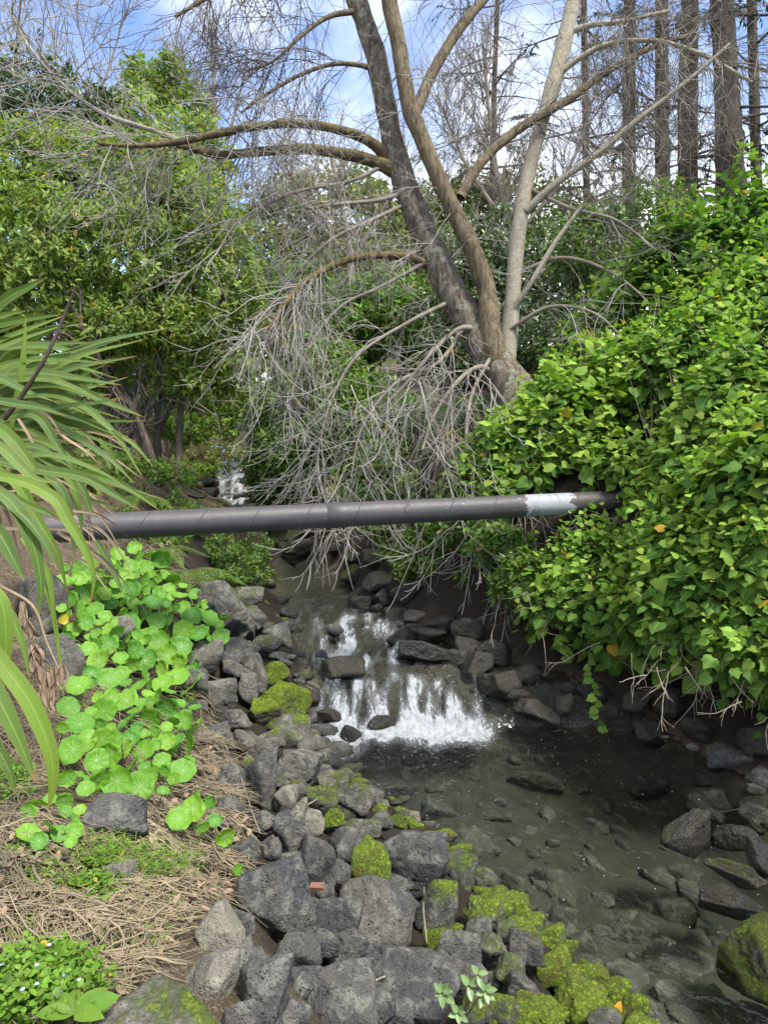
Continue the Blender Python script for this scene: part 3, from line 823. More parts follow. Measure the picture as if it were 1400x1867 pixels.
ROCKS = [
 # foreground heap
 (408, 1705, 115, 115, .80, .05, 'pale grey brown squared block beside the big round boulder'),
 (388, 1795, 100, 100, .82, .12, 'pale chipped block wedged under the squared pale block'),
 (505, 1645, 142, 158, .06, 0, 'large round dark pitted boulder beside the straw litter'),
 (691, 1660, 152, 118, .26, .05, 'smooth grey tilted slab lying across the dark boulders'),
 (755, 1578, 128, 120, .14, .05, 'charcoal boulder with a pointed top at the edge of the pool'),
 (842, 1597, 62, 95, .22, .42, 'narrow upright boulder with green flecks against the charcoal one'),
 (620, 1685, 92, 85, .08, 0, 'dark boulder tucked under the tilted slab'),
 (640, 1745, 128, 95, .10, 0, 'blue grey smooth boulder below the tilted slab'),
 (544, 1742, 84, 76, .12, 0, 'dark rough boulder just below the large round one'),
 (488, 1818, 98, 140, .08, 0, 'dark boulder with one steep side at the bottom of the heap'),
 (606, 1822, 168, 130, .25, .14, 'broad grey boulder with a lit pitted top at the bottom edge'),
 (760, 1808, 178, 150, .18, .03, 'big boulder with pale pitted top behind the pale seedling'),
 (794, 1662, 80, 105, .22, .58, 'wedge shaped boulder with a bright moss face'),
 (806, 1718, 78, 42, .15, .85, 'low stone capped by a bright moss cushion'),
 (835, 1752, 84, 95, .14, .40, 'dark boulder edged with a green moss ridge'),
 (471, 1428, 72, 118, .10, 0, 'tall dark boulder with a cracked top on the bank'),
 (546, 1406, 95, 78, .32, 0, 'two toned grey boulder with a dark blunt end pointing at the water'),
 (478, 1367, 60, 40, .38, 0, 'light grey rough stone above the tall cracked boulder'),
 (560, 1380, 42, 28, .85, 0, 'small cream stone by the water below the mossy rocks'),
 (533, 1527, 72, 96, .08, 0, 'long dark stone leaning toward the pool'),
 (577, 1570, 72, 96, .10, .36, 'dark boulder with a strip of moss down its side'),
 (632, 1541, 66, 62, .18, 0, 'rounded grey knob of rock beside the moss striped boulder'),
 (676, 1566, 72, 80, .15, .72, 'boulder splashed with yellow green moss at the water side'),
 (200, 1492, 138, 92, .16, 0, 'dark squared stone half buried in straw below the nasturtium'),
 (222, 1612, 62, 74, .72, .1, 'small pale block half buried in dry grass'),
 # along the upper wall
 (413, 1115, 100, 112, .50, .08, 'big tan boulder above the creek beside the upper nasturtium leaves'),
 (520, 1283, 98, 82, .25, 1.0, 'large smooth boulder wholly covered in green moss'),
 (484, 1297, 56, 52, .25, 1.0, 'rounded mossy stone leaning on the large moss covered boulder'),
 (499, 1233, 60, 54, .25, .95, 'bright mossy stone above the large moss covered boulder'),
 (527, 1333, 80, 66, .30, .50, 'brown boulder with patchy moss at the foot of the cascade'),
 (490, 1350, 64, 44, .62, .40, 'pale greenish stone beside the brown patchy boulder'),
 (374, 1203, 68, 68, .55, .05, 'tan rough boulder just below the yellow nasturtium leaf'),
 (438, 1186, 72, 50, .30, 0, 'grey boulder on the bank between the tan boulder and the moss'),
 (427, 1314, 66, 40, .42, 0, 'flat light grey stone at the edge of the dry grass'),
 (505, 1160, 54, 48, .25, .30, 'brown wet boulder beside the upper riffle'),
 (458, 1089, 48, 40, .40, .45, 'mossy topped stone by the still upper water'),
 # in the cascade
 (626, 1222, 80, 52, .08, .15, 'dark wet rounded boulder in the middle of the cascade'),
 (695, 1318, 52, 28, .03, .10, 'small black domed rock in the white water'),
 (640, 1342, 40, 40, .05, .18, 'knobbly black rock at the foot of the white water'),
 (600, 1306, 46, 26, .06, .12, 'low black rock where the fall lands'),
 (559, 1262, 50, 42, .10, .10, 'wet rock beside the large moss covered boulder'),
 (737, 1160, 66, 46, .22, .10, 'brown boulder at the right shoulder of the cascade'),
 (773, 1190, 92, 42, .12, .05, 'broad wet ledge at the right shoulder of the cascade'),
 (911, 1250, 86, 58, .16, 0, 'angular grey rock standing in shade right of the cascade'),
 (1027, 1282, 34, 38, .55, 0, 'small pale pointed stone in the dark water under the bush'),
 (980, 1296, 88, 42, .18, 0, 'long low rock in the dark water beside the pale pointed stone'),
 # the pool's right side
 (1250, 1515, 82, 84, .30, .42, 'mossy upright rock standing out of the pool'),
 (1345, 1530, 90, 50, .22, .05, 'brown rock in shade behind the layered rock'),
 (1340, 1594, 110, 42, .25, .45, 'low brown and green rock between the upright and the layered rock'),
 (1332, 1644, 110, 56, .10, .3, 'dark layered rock with cracked face in the pool'),
 (1395, 1745, 160, 150, .42, .85, 'large flat mossy boulder at the right edge of the pool'),
 (1388, 1568, 56, 66, .14, 0, 'dark rock cut by the right edge of the photo'),
]
DAMP = {}
for k_, r_ in enumerate(ROCKS):
    if r_[6].startswith('dark wet rounded'): _i0 = k_
for r_ in ROCKS[_i0:]: DAMP[r_[6]] = 0.85
for r_ in ROCKS:
    nm = 'concrete_slab' if 'slab at the bottom' in r_[6] else 'boulder'
    rock(*r_, name=nm, planes=7 if r_[4] > 0.6 else 11, rough=0.045 if r_[4] > 0.6 else 0.055, damp=DAMP.get(r_[6], 0.0))

def slab():
    import bmesh
    z = float(hit(300, 1820)[0][2]) + 0.07
    def on(px, py):
        r = ray(px, py); k = (z - CAM_Z) / r[2]
        return EYE + k * r
    poly = np.array([on(*q) for q in ((130, 1900), (200, 1832), (288, 1768), (322, 1782), (352, 1812), (425, 1885), (440, 1960), (200, 1990))])
    base = poly.mean(0)
    bm = bmesh.new()
    vs_ = [bm.verts.new(q - base) for q in poly]
    f = bm.faces.new(vs_)
    ex = bmesh.ops.extrude_face_region(bm, geom=[f])
    low = [g for g in ex['geom'] if isinstance(g, bmesh.types.BMVert)]
    bmesh.ops.translate(bm, verts=low, vec=(0, 0, -0.16))
    bmesh.ops.recalc_face_normals(bm, faces=bm.faces)
    bmesh.ops.bevel(bm, geom=list(bm.edges), offset=0.008, segments=2, affect='EDGES')
    bmesh.ops.triangulate(bm, faces=bm.faces)
    for _ in range(4):
        bmesh.ops.subdivide_edges(bm, edges=[e for e in bm.edges if e.calc_length() > 0.03], cuts=1)
        bmesh.ops.triangulate(bm, faces=bm.faces)
    v = np.array([x.co[:] for x in bm.verts]); fc = np.array([[q.index for q in p.verts] for p in bm.faces])
    bm.free()
    w = v + base
    v = v + (0.006 * fbm(w * 14, 4))[:, None] * np.array([.6, .6, 1.0])
    mo = 0.36 + 0.35 * fbm(w * 5, 3)
    o = link('concrete_slab', mesh('concrete_slab', v, fc, M_ROCK, {'moss': mo, 'tone': 0.62 + 0.2 * fbm(w * 4, 2), 'wet': 0.0}), base=base)
    tag(o, 'flat olive brown concrete slab at the bottom left edge of the photo', 'slab')
slab()

# lesser stones of the wall: parts of the revetment
for s_ in [
 (657, 1795, 85, 65, .10, 0), (708, 1745, 55, 45, .15, .15), (681, 1835, 80, 60, .1, 0), (624, 1590, 36, 46, .25, .1), (496, 1548, 36, 48, .2, 0),
 (523, 1457, 44, 50, .6, .05), (542, 1487, 40, 60, .7, .05), (573, 1500, 40, 50, .72, .05), (587, 1459, 60, 50, .3, .6), (607, 1495, 46, 42, .3, .9),
 (485, 1498, 46, 40, .1, 0), (606, 1427, 58, 46, .4, .5), (647, 1459, 86, 60, .4, .42), (658, 1511, 76, 36, .4, .5), (695, 1496, 44, 38, .3, .45),
 (423, 1438, 52, 84, .25, 0), (448, 1351, 44, 44, .5, 0), (468, 1127, 40, 48, .25, .45), (484, 1180, 66, 44, .45, .4), (431, 1218, 52, 36, .25, 0),
 (461, 1214, 40, 46, .2, 0), (452, 1256, 36, 56, .45, .2), (470, 1236, 34, 66, .35, .1), (402, 1273, 62, 68, .42, 0), (569, 1366, 56, 50, .3, .3),
 (420, 1480, 56, 60, .3, 0), (398, 1345, 60, 56, .3, 0), (486, 1066, 36, 28, .25, .5), (395, 1160, 50, 40, .3, .1), (350, 1250, 60, 60, .4, 0),
 (535, 1145, 34, 26, .1, .1), (587, 1196, 26, 24, .1, 0), (612, 1150, 30, 26, .1, .2), (567, 1314, 24, 32, .08, .1), (589, 1334, 56, 30, .08, .15),
 (619, 1368, 56, 34, .1, .1), (118, 1215, 75, 125, .42, 0), (214, 1155, 66, 62, .62, 0), (80, 1100, 80, 120, .25, 0), (445, 1560, 60, 60, .15, 0),
 (560, 1660, 40, 60, .1, .1), (590, 1640, 40, 50, .15, .3), (720, 1620, 60, 50, .1, .1), (770, 1760, 60, 40, .15, .2), (560, 1790, 60, 50, .1, 0),
 (438, 1760, 50, 90, .2, 0), (725, 1850, 60, 50, .1, 0), (440, 1860, 70, 60, .1, 0), (530, 1850, 80, 60, .1, 0), (545, 1800, 60, 50, .1, 0), (455, 1760, 60, 60, .1, 0), (440, 1690, 50, 60, .15, 0), (590, 1720, 60, 50, .1, 0),
 # mossy footing
 (884, 1612, 56, 58, .3, .55), (912, 1640, 52, 48, .3, .75), (896, 1668, 58, 46, .4, .5), (922, 1698, 34, 42, .35, .45), (892, 1730, 72, 54, .45, .45),
 (960, 1724, 70, 62, .25, .7), (1012, 1762, 74, 84, .25, .95), (1056, 1838, 96, 106, .25, .98), (984, 1852, 92, 70, .25, .95), (912, 1850, 70, 64, .25, .8),
 (958, 1808, 66, 62, .2, .3), (934, 1650, 62, 50, .3, .85), (958, 1680, 62, 52, .3, .9), (1000, 1710, 66, 56, .3, .9), (1024, 1738, 56, 50, .3, .9),
 (1080, 1784, 68, 58, .3, .92), (1112, 1814, 68, 66, .3, .92), (1146, 1848, 68, 66, .3, .9), (1172, 1885, 68, 70, .3, .9), (872, 1700, 50, 50, .3, .4),
 (866, 1660, 46, 50, .3, .5), (930, 1765, 56, 50, .35, .35), (860, 1790, 60, 60, .3, .4), (1100, 1870, 60, 60, .2, .4), (866, 1850, 60, 60, .2, .6), (1040, 1790, 50, 40, .2, .7),
]:
    rock(*s_, rough=0.1 if s_[5] > 0.4 else 0.08)
for s_ in [(547, 1212, 30, 26, .1, .4), (540, 1190, 34, 24, .12, .3), (546, 1240, 26, 24, .1, .5), (528, 1120, 36, 26, .15, .2), (513, 1098, 36, 26, .2, .3), (520, 1142, 34, 26, .15, .2), (548, 1300, 26, 24, .1, .4), (552, 1340, 36, 26, .15, .3), (600, 1385, 44, 26, .15, .2), (640, 1405, 46, 26, .2, .4), (680, 1440, 46, 28, .25, .6), (720, 1500, 46, 30, .25, .6), (640, 1425, 40, 30, .25, .7)]:
    rock(*s_, rough=.07, damp=.6)
# random filler low between the named stones
_rg = np.random.default_rng(5)
for y_ in np.arange(2.6, 12.5, 0.2):
    for k_ in range(3 if y_ < 3.6 else 6 if y_ < 8 else 3):
        yy = y_ + _rg.uniform(-.1, .1)
        s_ = _rg.uniform(-0.05, 1.9 if yy < 7 else 0.9)
        sl_ = (xL(yy + .05) - xL(yy - .05)) / .1
        xx = xL(yy) - s_ * math.sqrt(1 + sl_ ** 2)
        zz = float(H(xx, yy))
        u_, v_, d_ = project(np.array([xx, yy, zz]))
        sz = _rg.uniform(0.08, 0.19) * FPX / d_
        if -40 < u_ < 1240 and v_ < 1900 and not (u_ < 330 and yy < 6):
            rock(u_, v_, sz, sz * _rg.uniform(.65, 1), _rg.uniform(0.0, .45), max(0, _rg.normal(1.05 - .8 * s_, .25)), rough=0.07, sub=3, d=d_, sink=0.08)

# small mossy stones along the waterline of the left wall
for y_ in np.arange(2.7, 6.9, 0.06):
    s_ = _rg.uniform(-.06, .22)
    sl_ = (xL(y_ + .05) - xL(y_ - .05)) / .1
    xx = xL(y_) - s_ * math.sqrt(1 + sl_ ** 2)
    u_, v_, d_ = project(np.array([xx, y_, max(0.01, float(H(xx, y_)))]))
    sz = _rg.uniform(0.10, 0.20) * FPX / d_
    if v_ < 1890: rock(u_, v_, sz, sz * _rg.uniform(.5, .8), _rg.uniform(.15, .4), _rg.uniform(.45, 1.0) if y_ < 5.2 else _rg.uniform(.0, .6), rough=.08, sub=3, d=d_)

# stones on the creek bed and along the far shore: parts of the ground
for s_ in [
 (860, 1532, 112, 66, .55, 0), (1012, 1614, 84, 70, .6, 0), (948, 1618, 66, 62, .55, 0), (1026, 1674, 50, 48, .5, 0), (1068, 1730, 82, 76, .66, .05),
 (1142, 1708, 92, 54, .45, 0), (1228, 1668, 88, 88, .5, 0), (1238, 1756, 124, 78, .62, 0), (1146, 1790, 88, 86, .6, 0), (1230, 1818, 102, 66, .6, 0),
 (1298, 1822, 70, 66, .5, 0), (1178, 1838, 54, 38, .55, 0), (1254, 1858, 86, 44, .6, 0), (1260, 1628, 52, 54, .55, 0), (1272, 1712, 54, 42, .4, 0),
 (1198, 1598, 76, 44, .45, 0), (1242, 1590, 74, 42, .35, .1), (1300, 1700, 60, 40, .4, 0), (1330, 1850, 80, 60, .4, 0), (1385, 1860, 80, 60, .4, 0), (1200, 1870, 60, 40, .5, 0),
 (975, 1420, 110, 36, .4, 0), (1290, 1452, 78, 54, .3, 0), (1180, 1432, 70, 40, .3, 0), (1100, 1700, 40, 30, .5, 0), (1100, 1640, 44, 34, .5, 0), (1170, 1650, 40, 30, .5, 0),
 (1375, 1485, 60, 50, .2, 0), (1310, 1490, 60, 40, .2, 0), (1080, 1760, 40, 36, .5, 0), (720, 1440, 90, 40, .35, 0), (800, 1470, 80, 40, .4, 0), (900, 1480, 70, 30, .4, 0), (760, 1380, 60, 26, .3, 0),
 (661, 1104, 46, 34, .2, .15), (690, 1110, 36, 26, .15, .1), (866, 1216, 66, 56, .15, 0), (832, 1200, 50, 36, .15, 0),
 (862, 1186, 66, 50, .15, 0), (780, 1155, 66, 36, .15, 0), (720, 1120, 50, 30, .15, .1), (760, 1128, 50, 34, .15, 0), (800, 1140, 60, 40, .12, 0), (850, 1150, 60, 46, .12, 0), (900, 1190, 70, 50, .12, 0),
 (543, 1003, 60, 40, .2, .55), (520, 998, 26, 22, .2, .2), (555, 980, 76, 40, .25, .5), (587, 1010, 40, 30, .2, .2), (648, 1018, 40, 30, .25, .6), (646, 1046, 56, 36, .25, .55), (498, 992, 48, 24, .3, .5),
 (664, 1084, 56, 40, .2, .3), (615, 1000, 46, 30, .2, .4), (690, 1060, 60, 40, .2, .3), (700, 1090, 50, 36, .15, .2), (740, 1080, 60, 44, .12, .1), (620, 985, 50, 26, .2, .4), (690, 1020, 60, 40, .15, .4),
 (1180, 1332, 62, 46, .3, 0), (1215, 1284, 56, 66, .4, 0), (1035, 1254, 30, 24, .3, 0), (1275, 1328, 68, 50, .25, 0), (1160, 1278, 52, 40, .3, 0), (1100, 1300, 50, 30, .2, 0), (1330, 1380, 80, 60, .2, 0),
 (1390, 1420, 60, 60, .2, 0), (960, 1230, 60, 40, .12, 0), (1080, 1260, 60, 40, .12, 0), (940, 1270, 50, 30, .1, 0), (1380, 1350, 70, 60, .2, 0),
 (385, 885, 30, 16, .1, 0), (380, 900, 40, 22, .1, 0), (440, 905, 30, 20, .1, 0), (372, 878, 40, 22, .2, 0), (450, 880, 30, 20, .1, 0), 
 (350, 905, 50, 26, .15, .1), (470, 900, 40, 24, .15, .1), (350, 880, 40, 26, .2, .2),
]:
    rock(*s_, rough=0.06, parent=GROUND, surf=s_[1] < 1370, damp=0.85)
# gravel and cobbles on the bed
for k_ in range(190):
    yy = _rg.uniform(2.6, 6.2)
    xx = _rg.uniform(float(xL(yy)) + 0.02, float(xR(yy)) - 0.05)
    zz = float(H(xx, yy))
    u_, v_, d_ = project(np.array([xx, yy, zz]))
    deep = min(xx - float(xL(yy)), 1.0)
    sz = _rg.uniform(0.04, 0.17) * FPX / d_
    if u_ < 1420 and v_ < 1890:
        rock(u_, v_, sz, sz * _rg.uniform(.55, .9), _rg.uniform(.35, .75), 0, rough=0.06, sub=2 if sz < 22 else 3, d=d_, parent=GROUND, surf=False)

# ------------------------------------------------------------------ the pipe
PA, PB = P(-40, 971, 5.55), P(1175, 911.5, 7.55)
PAX = unit(PB - PA)
PLEN = float(np.linalg.norm(PB - PA))
def along_pipe(px, py):
    """metres along the pipe that show at a photo column"""
    s = np.linspace(0, PLEN, 2000)
    u, _, _ = project(PA + s[:, None] * PAX)
    return float(s[np.argmin(abs(u - px))])
PATCH = (along_pipe(952, 920), along_pipe(1036, 916))
M_PIPE = pipe_material()
def pipe():
    R = 0.112
    z = np.array([0, 0, 1.0])
    ey = unit(np.cross(z, PAX)); ez = np.cross(PAX, ey)
    root = bpy.data.objects.new('pipe', None)
    COL.objects.link(root)
    root.matrix_world = Matrix(((PAX[0], ey[0], ez[0], PA[0]), (PAX[1], ey[1], ez[1], PA[1]), (PAX[2], ey[2], ez[2], PA[2]), (0, 0, 0, 1)))
    tag(root, 'dark grey painted metal pipe spanning the creek with one pale grey patch', 'pipe')
    def sub(name, v, f, mat=M_PIPE, parent=root):
        o = bpy.data.objects.new(name, mesh(name, v, f, mat))
        COL.objects.link(o); o.parent = parent
        return o
    n, K = 56, 120
    a = np.arange(n) * 2 * math.pi / n
    s = np.linspace(along_pipe(45, 960), PLEN + 0.8, K)
    S, A = np.meshgrid(s, a, indexing='ij')
    rr = R + 0.0012 * fbm(np.stack([S * 3, np.cos(A) * 2, np.sin(A) * 2], -1), 3)
    def cyl(S, A, rr):
        v = np.stack([S, rr * np.cos(A), rr * np.sin(A)], -1).reshape(-1, 3)
        i = np.arange(S.size).reshape(S.shape)
        j = np.roll(i, -1, 1)
        return v, np.stack([i[:-1], j[:-1], j[1:], i[1:]], -1).reshape(-1, 4)
    body = sub('pipe_body', *cyl(S, A, rr))
    # spiral weld: a ridge that winds round the pipe
    pitch = 0.46
    t = np.linspace(along_pipe(50, 960), PLEN + 0.6, 900)
    ph = -2 * math.pi * t / pitch + 0.6
    hel = np.stack([t, (R + 0.0005) * np.cos(ph), (R + 0.0005) * np.sin(ph)], -1)
    sub('spiral_seam', *tubes(hel[None], np.full((1, 900), 0.0045), 6), parent=body)
    # sleeve joint: a lip and a step
    x0 = along_pipe(612, 935)
    prof = [(x0 - 0.10, R - 0.002), (x0 - 0.098, R + 0.005), (x0 - 0.012, R + 0.006), (x0, R + 0.013), (x0 + 0.014, R + 0.013), (x0 + 0.018, R - 0.002)]
    S2 = np.repeat(np.array([p_[0] for p_ in prof])[:, None], n, 1)
    R2 = np.repeat(np.array([p_[1] for p_ in prof])[:, None], n, 1)
    A2 = np.repeat(a[None], len(prof), 0)
    o = sub('sleeve_joint', *cyl(S2, A2, R2))
    for x1, w1 in ((along_pipe(1090, 915), 0.02),):
        prof = [(x1 - w1, R - 0.002), (x1 - w1 * .8, R + 0.004), (x1 + w1 * .8, R + 0.004), (x1 + w1, R - 0.002)]
        S2 = np.repeat(np.array([p_[0] for p_ in prof])[:, None], n, 1); R2 = np.repeat(np.array([p_[1] for p_ in prof])[:, None], n, 1)
        sub('end_band', *cyl(S2, np.repeat(a[None], 4, 0), R2))
    # a ring shaped weld scar on the face toward the bank
    x1 = along_pipe(737, 936)
    th = np.linspace(0, 2 * math.pi * 0.9, 40)
    ang0 = math.radians(180 - 0)
    lx = x1 + 0.038 * np.cos(th); la = 0.038 * np.sin(th) / R
    face = math.atan2(float((EYE - PA) @ ez), float((EYE - PA) @ ey)) - 0.25
    ring = np.stack([lx, (R + 0.001) * np.cos(face + la), (R + 0.001) * np.sin(face + la)], -1)
    sub('weld_scar', *tubes(ring[None], np.full((1, 40), 0.003), 5))
pipe()

# ------------------------------------------------------------------ leaves
def leaf_lance(w=0.22, fold=0.07, droop=0.08):
    v = np.array([[0, 0, 0], [w, .42, fold], [0, .45, 0], [-w, .42, fold], [0, 1, -droop]], float)
    f = np.array([[0, 1, 2], [0, 2, 3], [2, 1, 4], [2, 4, 3]])
    return v, f, np.array([0, 1, 0, 1, .2])
def leaf_oval(w=0.26, fold=0.08, droop=0.15):
    ys = [0, .22, .5, .78, 1]
    ws = [0, .8, 1, .68, 0]
    mid = np.array([[0, y, -droop * y * y] for y in ys])
    l = np.array([[-w * a, y, fold * a - droop * y * y] for y, a in zip(ys[1:4], ws[1:4])])
    r = l * [-1, 1, 1]
    v = np.vstack([mid, l, r])
    f = []
    for s, o in ((1, 8), (-1, 5)):
        q = [[0, o, 1], [1, o, o + 1], [1, o + 1, 2], [2, o + 1, o + 2], [2, o + 2, 3], [3, o + 2, 4]]
        f += [t if s > 0 else t[::-1] for t in q]
    return v, np.array(f), np.array([0] * 5 + [1] * 6)
def leaf_maple(k=0):
    """Heart-shaped blade with shallow lobes, folded along the midrib, margin drooping."""
    half = [[(0, -.02), (.20, -.12), (.40, .02), (.50, .22), (.42, .38), (.47, .56), (.28, .66), (.16, .84)],
            [(0, -.02), (.24, -.13), (.43, .04), (.50, .26), (.46, .46), (.36, .60), (.24, .76), (.12, .90)]][k % 2]
    v = [[0, 0, 0], [0, .30, .02], [0, .62, .0], [0, 1.04, -.14]]
    nb = len(v)
    for s in (1, -1):
        for (x, y) in half[1:]:
            v.append([s * x, y, .10 * x - .30 * x * x - .10 * y * y])
    n = len(half) - 1
    f = []
    for s, o in ((1, nb), (-1, nb + n)):
        q = [[0, o, o + 1], [0, o + 1, 1], [1, o + 1, o + 2], [1, o + 2, o + 3], [1, o + 3, 2], [2, o + 3, o + 4], [2, o + 4, o + 5], [2, o + 5, o + 6], [2, o + 6, 3]]
        f += [t if s > 0 else t[::-1] for t in q]
    return np.array(v), np.array(f), np.array([0] * nb + [1] * (2 * n), float)

def orient(t, n):
    y = unit(t)
    z = unit(n - (n * y).sum(-1, keepdims=True) * y)
    x = np.cross(y, z)
    return np.stack([x, y, z], -1)           # columns

def leaves(base, p, t, n, scale, age, widen=None, rg=None):
    """Many leaves as one vertex and face array with the leaf attributes."""
    rg = rg or rng
    v, f, e = base
    R = orient(t, n)
    vv = v[None] * np.asarray(scale)[:, None, None]
    if widen is not None:
        vv[:, :, 0] *= widen[:, None]
    w = p[:, None] + np.einsum('nij,nkj->nki', R, vv)
    N, k = len(p), len(v)
    ff = f[None] + (np.arange(N) * k)[:, None, None]
    at = {'age': np.repeat(age, k), 'rnd': np.repeat(rg.random(N), k), 'edge': np.tile(e, N)}
    return w.reshape(-1, 3), ff.reshape(-1, 3), at

def place(name, me, parent, p, t, n, s):
    R = orient(t[None], n[None])[0] * s
    o = bpy.data.objects.new(name, me)
    COL.objects.link(o)
    o.parent = parent
    q = p - np.array(parent.location[:])
    o.matrix_basis = Matrix(((R[0, 0], R[0, 1], R[0, 2], q[0]), (R[1, 0], R[1, 1], R[1, 2], q[1]), (R[2, 0], R[2, 1], R[2, 2], q[2]), (0, 0, 0, 1)))
    return o

def md(mounds):
    """ellipsoids from (column, row, distance or None for just above the ground, three radii)"""
    return [(P(m[0], m[1], m[2] if m[2] is not None else hit(m[0], m[1])[1] - 0.6 * m[4]), np.array(m[3:6])) for m in mounds]
def shell(mounds, n, rg, lo=0.75, hi=1.05, keep=None):
    """Points spread over the outer part of a union of ellipsoids; returns points and outward normals."""
    c = np.array([m[0] for m in mounds]); r = np.array([m[1] for m in mounds])
    area = (r[:, 0] * r[:, 1] + r[:, 1] * r[:, 2] + r[:, 0] * r[:, 2])
    pick = rg.choice(len(mounds), n, p=area / area.sum())
    u = unit(rg.normal(0, 1, (n, 3)))
    s = rg.uniform(lo, hi, n)[:, None]
    bumpy = 1 + 0.24 * fbm(u * 2.6 + pick[:, None] * 7.7, 2)[:, None]
    p = c[pick] + u * r[pick] * s * bumpy
    nn = unit(u / r[pick])
    inside = np.zeros(n, bool)
    for i in range(len(mounds)):
        q = ((p - c[i]) / r[i])
        inside |= ((q * q).sum(1) < 0.52) & (pick != i)
    ok = ~inside
    if keep is not None: ok &= keep(p, nn)
    return p[ok], nn[ok]

# ------------------------------------------------------------------ the right bank's flowering maple bushes
MAPLE = []
for k_ in range(2):
    for ag in (0.0, 0.35, 0.7, 1.0):
        v_, f_, e_ = leaf_maple(k_)
        MAPLE.append(mesh('leaf', v_, f_, M_SHRUB, {'age': ag, 'edge': e_, 'rnd': 0.0}))
def maple_bush(label, base, mounds, nshoot, size, seed, group='leafy bushes on the right bank', single=300, young=0.0):
    rg = np.random.default_rng(seed)
    root = thing('leafy_bush', base, label, 'bush', group)
    nshoot = int(nshoot * .92); size *= 1.02
    mds = md(mounds)
    tocam = lambda p: unit(EYE - p)
    p, n = shell(mds, nshoot * 3, rg, keep=lambda p, n: ((n * tocam(p)).sum(1) > -0.35))
    p, n = p[:nshoot], n[:nshoot]
    p = p + n * np.minimum(rg.exponential(.06, len(p)), .3)[:, None]
    S = len(p)
    tip = unit(n * 0.7 + np.array([0, 0, 0.75]) + rg.normal(0, .25, (S, 3)))
    L = rg.uniform(0.25, 0.5, S)
    NL = 10
    lp, lt, ln, ls, la = [], [], [], [], []
    phase = rg.uniform(0, 6.28, S)
    yb = rg.normal(young, 0.32, S)
    ref = unit(np.cross(tip, np.array([0.2, 0.1, 0.97])))
    ref2 = np.cross(tip, ref)
    for k in range(NL):
        f = k / (NL - 1)                           # 0 at the shoot's foot, 1 at its tip
        a = phase + k * 2.4
        rad = ref * np.cos(a)[:, None] + ref2 * np.sin(a)[:, None]
        petiole = (0.11 * (1 - f) + 0.02) * size / 0.13
        q = p + tip * (L * (f - 0.75))[:, None] + rad * petiole + np.array([0, 0, .02])
        out = unit(rad + tip * (0.1 + 0.8 * f) + n * 0.35 + np.array([0, 0, -0.6 + 0.4 * f]) + rg.normal(0, .32, (S, 3)))
        nor = unit(np.array([0, 0, .75]) + n * 0.85 + rad * 0.4 + rg.normal(0, .38, (S, 3)))
        sz = size * (1.12 - 0.72 * f ** 1.6) * rg.uniform(.55, 1.3, S)
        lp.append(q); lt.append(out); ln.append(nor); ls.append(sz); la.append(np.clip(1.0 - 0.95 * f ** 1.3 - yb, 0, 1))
    lp, lt, ln, ls, la = (np.concatenate(x) for x in (lp, lt, ln, ls, la))
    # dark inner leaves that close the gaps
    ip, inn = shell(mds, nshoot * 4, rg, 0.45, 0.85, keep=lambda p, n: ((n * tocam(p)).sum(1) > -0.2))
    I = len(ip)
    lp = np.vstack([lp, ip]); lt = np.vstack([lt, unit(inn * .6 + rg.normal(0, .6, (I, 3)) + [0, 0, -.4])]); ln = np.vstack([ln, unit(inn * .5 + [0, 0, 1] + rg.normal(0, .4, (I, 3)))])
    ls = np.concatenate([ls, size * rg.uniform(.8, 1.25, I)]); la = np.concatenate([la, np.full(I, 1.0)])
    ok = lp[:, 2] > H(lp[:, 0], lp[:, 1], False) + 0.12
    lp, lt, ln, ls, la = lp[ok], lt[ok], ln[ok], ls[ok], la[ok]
    # the leaves that show largest become single parts
    u, v, d = project(lp + lt * (ls * 0.5)[:, None])
    vis = (u > -10) & (u < 1410) & (v > -10) & (v < 1877)
    cell = (np.floor(u / 15).astype(int) * 10000 + np.floor(v / 15).astype(int))
    order = np.lexsort((d, cell))
    first = np.ones(len(order), bool); first[1:] = cell[order][1:] != cell[order][:-1]
    front = order[first]
    front = front[vis[front]]
    score = ls[front] / d[front] * (0.4 + np.abs((ln[front] * tocam(lp[front])).sum(1)))
    chosen = front[np.argsort(-score)][:single]
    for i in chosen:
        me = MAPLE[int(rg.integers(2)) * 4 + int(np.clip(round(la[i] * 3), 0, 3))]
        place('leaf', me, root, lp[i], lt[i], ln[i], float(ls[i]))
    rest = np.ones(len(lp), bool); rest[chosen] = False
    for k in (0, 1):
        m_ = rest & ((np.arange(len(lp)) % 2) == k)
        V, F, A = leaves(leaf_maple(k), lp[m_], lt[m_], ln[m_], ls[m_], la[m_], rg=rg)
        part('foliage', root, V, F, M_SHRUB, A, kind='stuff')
    # stems from the root to the shoots
    b = np.array(base)
    j = rg.choice(S, min(S, 160), replace=False)
    mid = b + (p[j] - b) * rg.uniform(.35, .6, (len(j), 1)) + rg.normal(0, .12, (len(j), 3)) + [0, 0, .1]
    st = b + rg.normal(0, .25, (len(j), 3)) * [1, 1, .2]
    s = np.linspace(0, 1, 9)[None, :, None]
    pts = (1 - s) ** 2 * st[:, None] + 2 * s * (1 - s) * mid[:, None] + s ** 2 * (p[j] + tip[j] * .05)[:, None]
    V, F = tubes(pts, np.linspace(0.014, 0.003, 9)[None] * np.ones((len(j), 1)), 5)
    part('stems', root, V, F, M_STEM, kind='stuff')
    return root

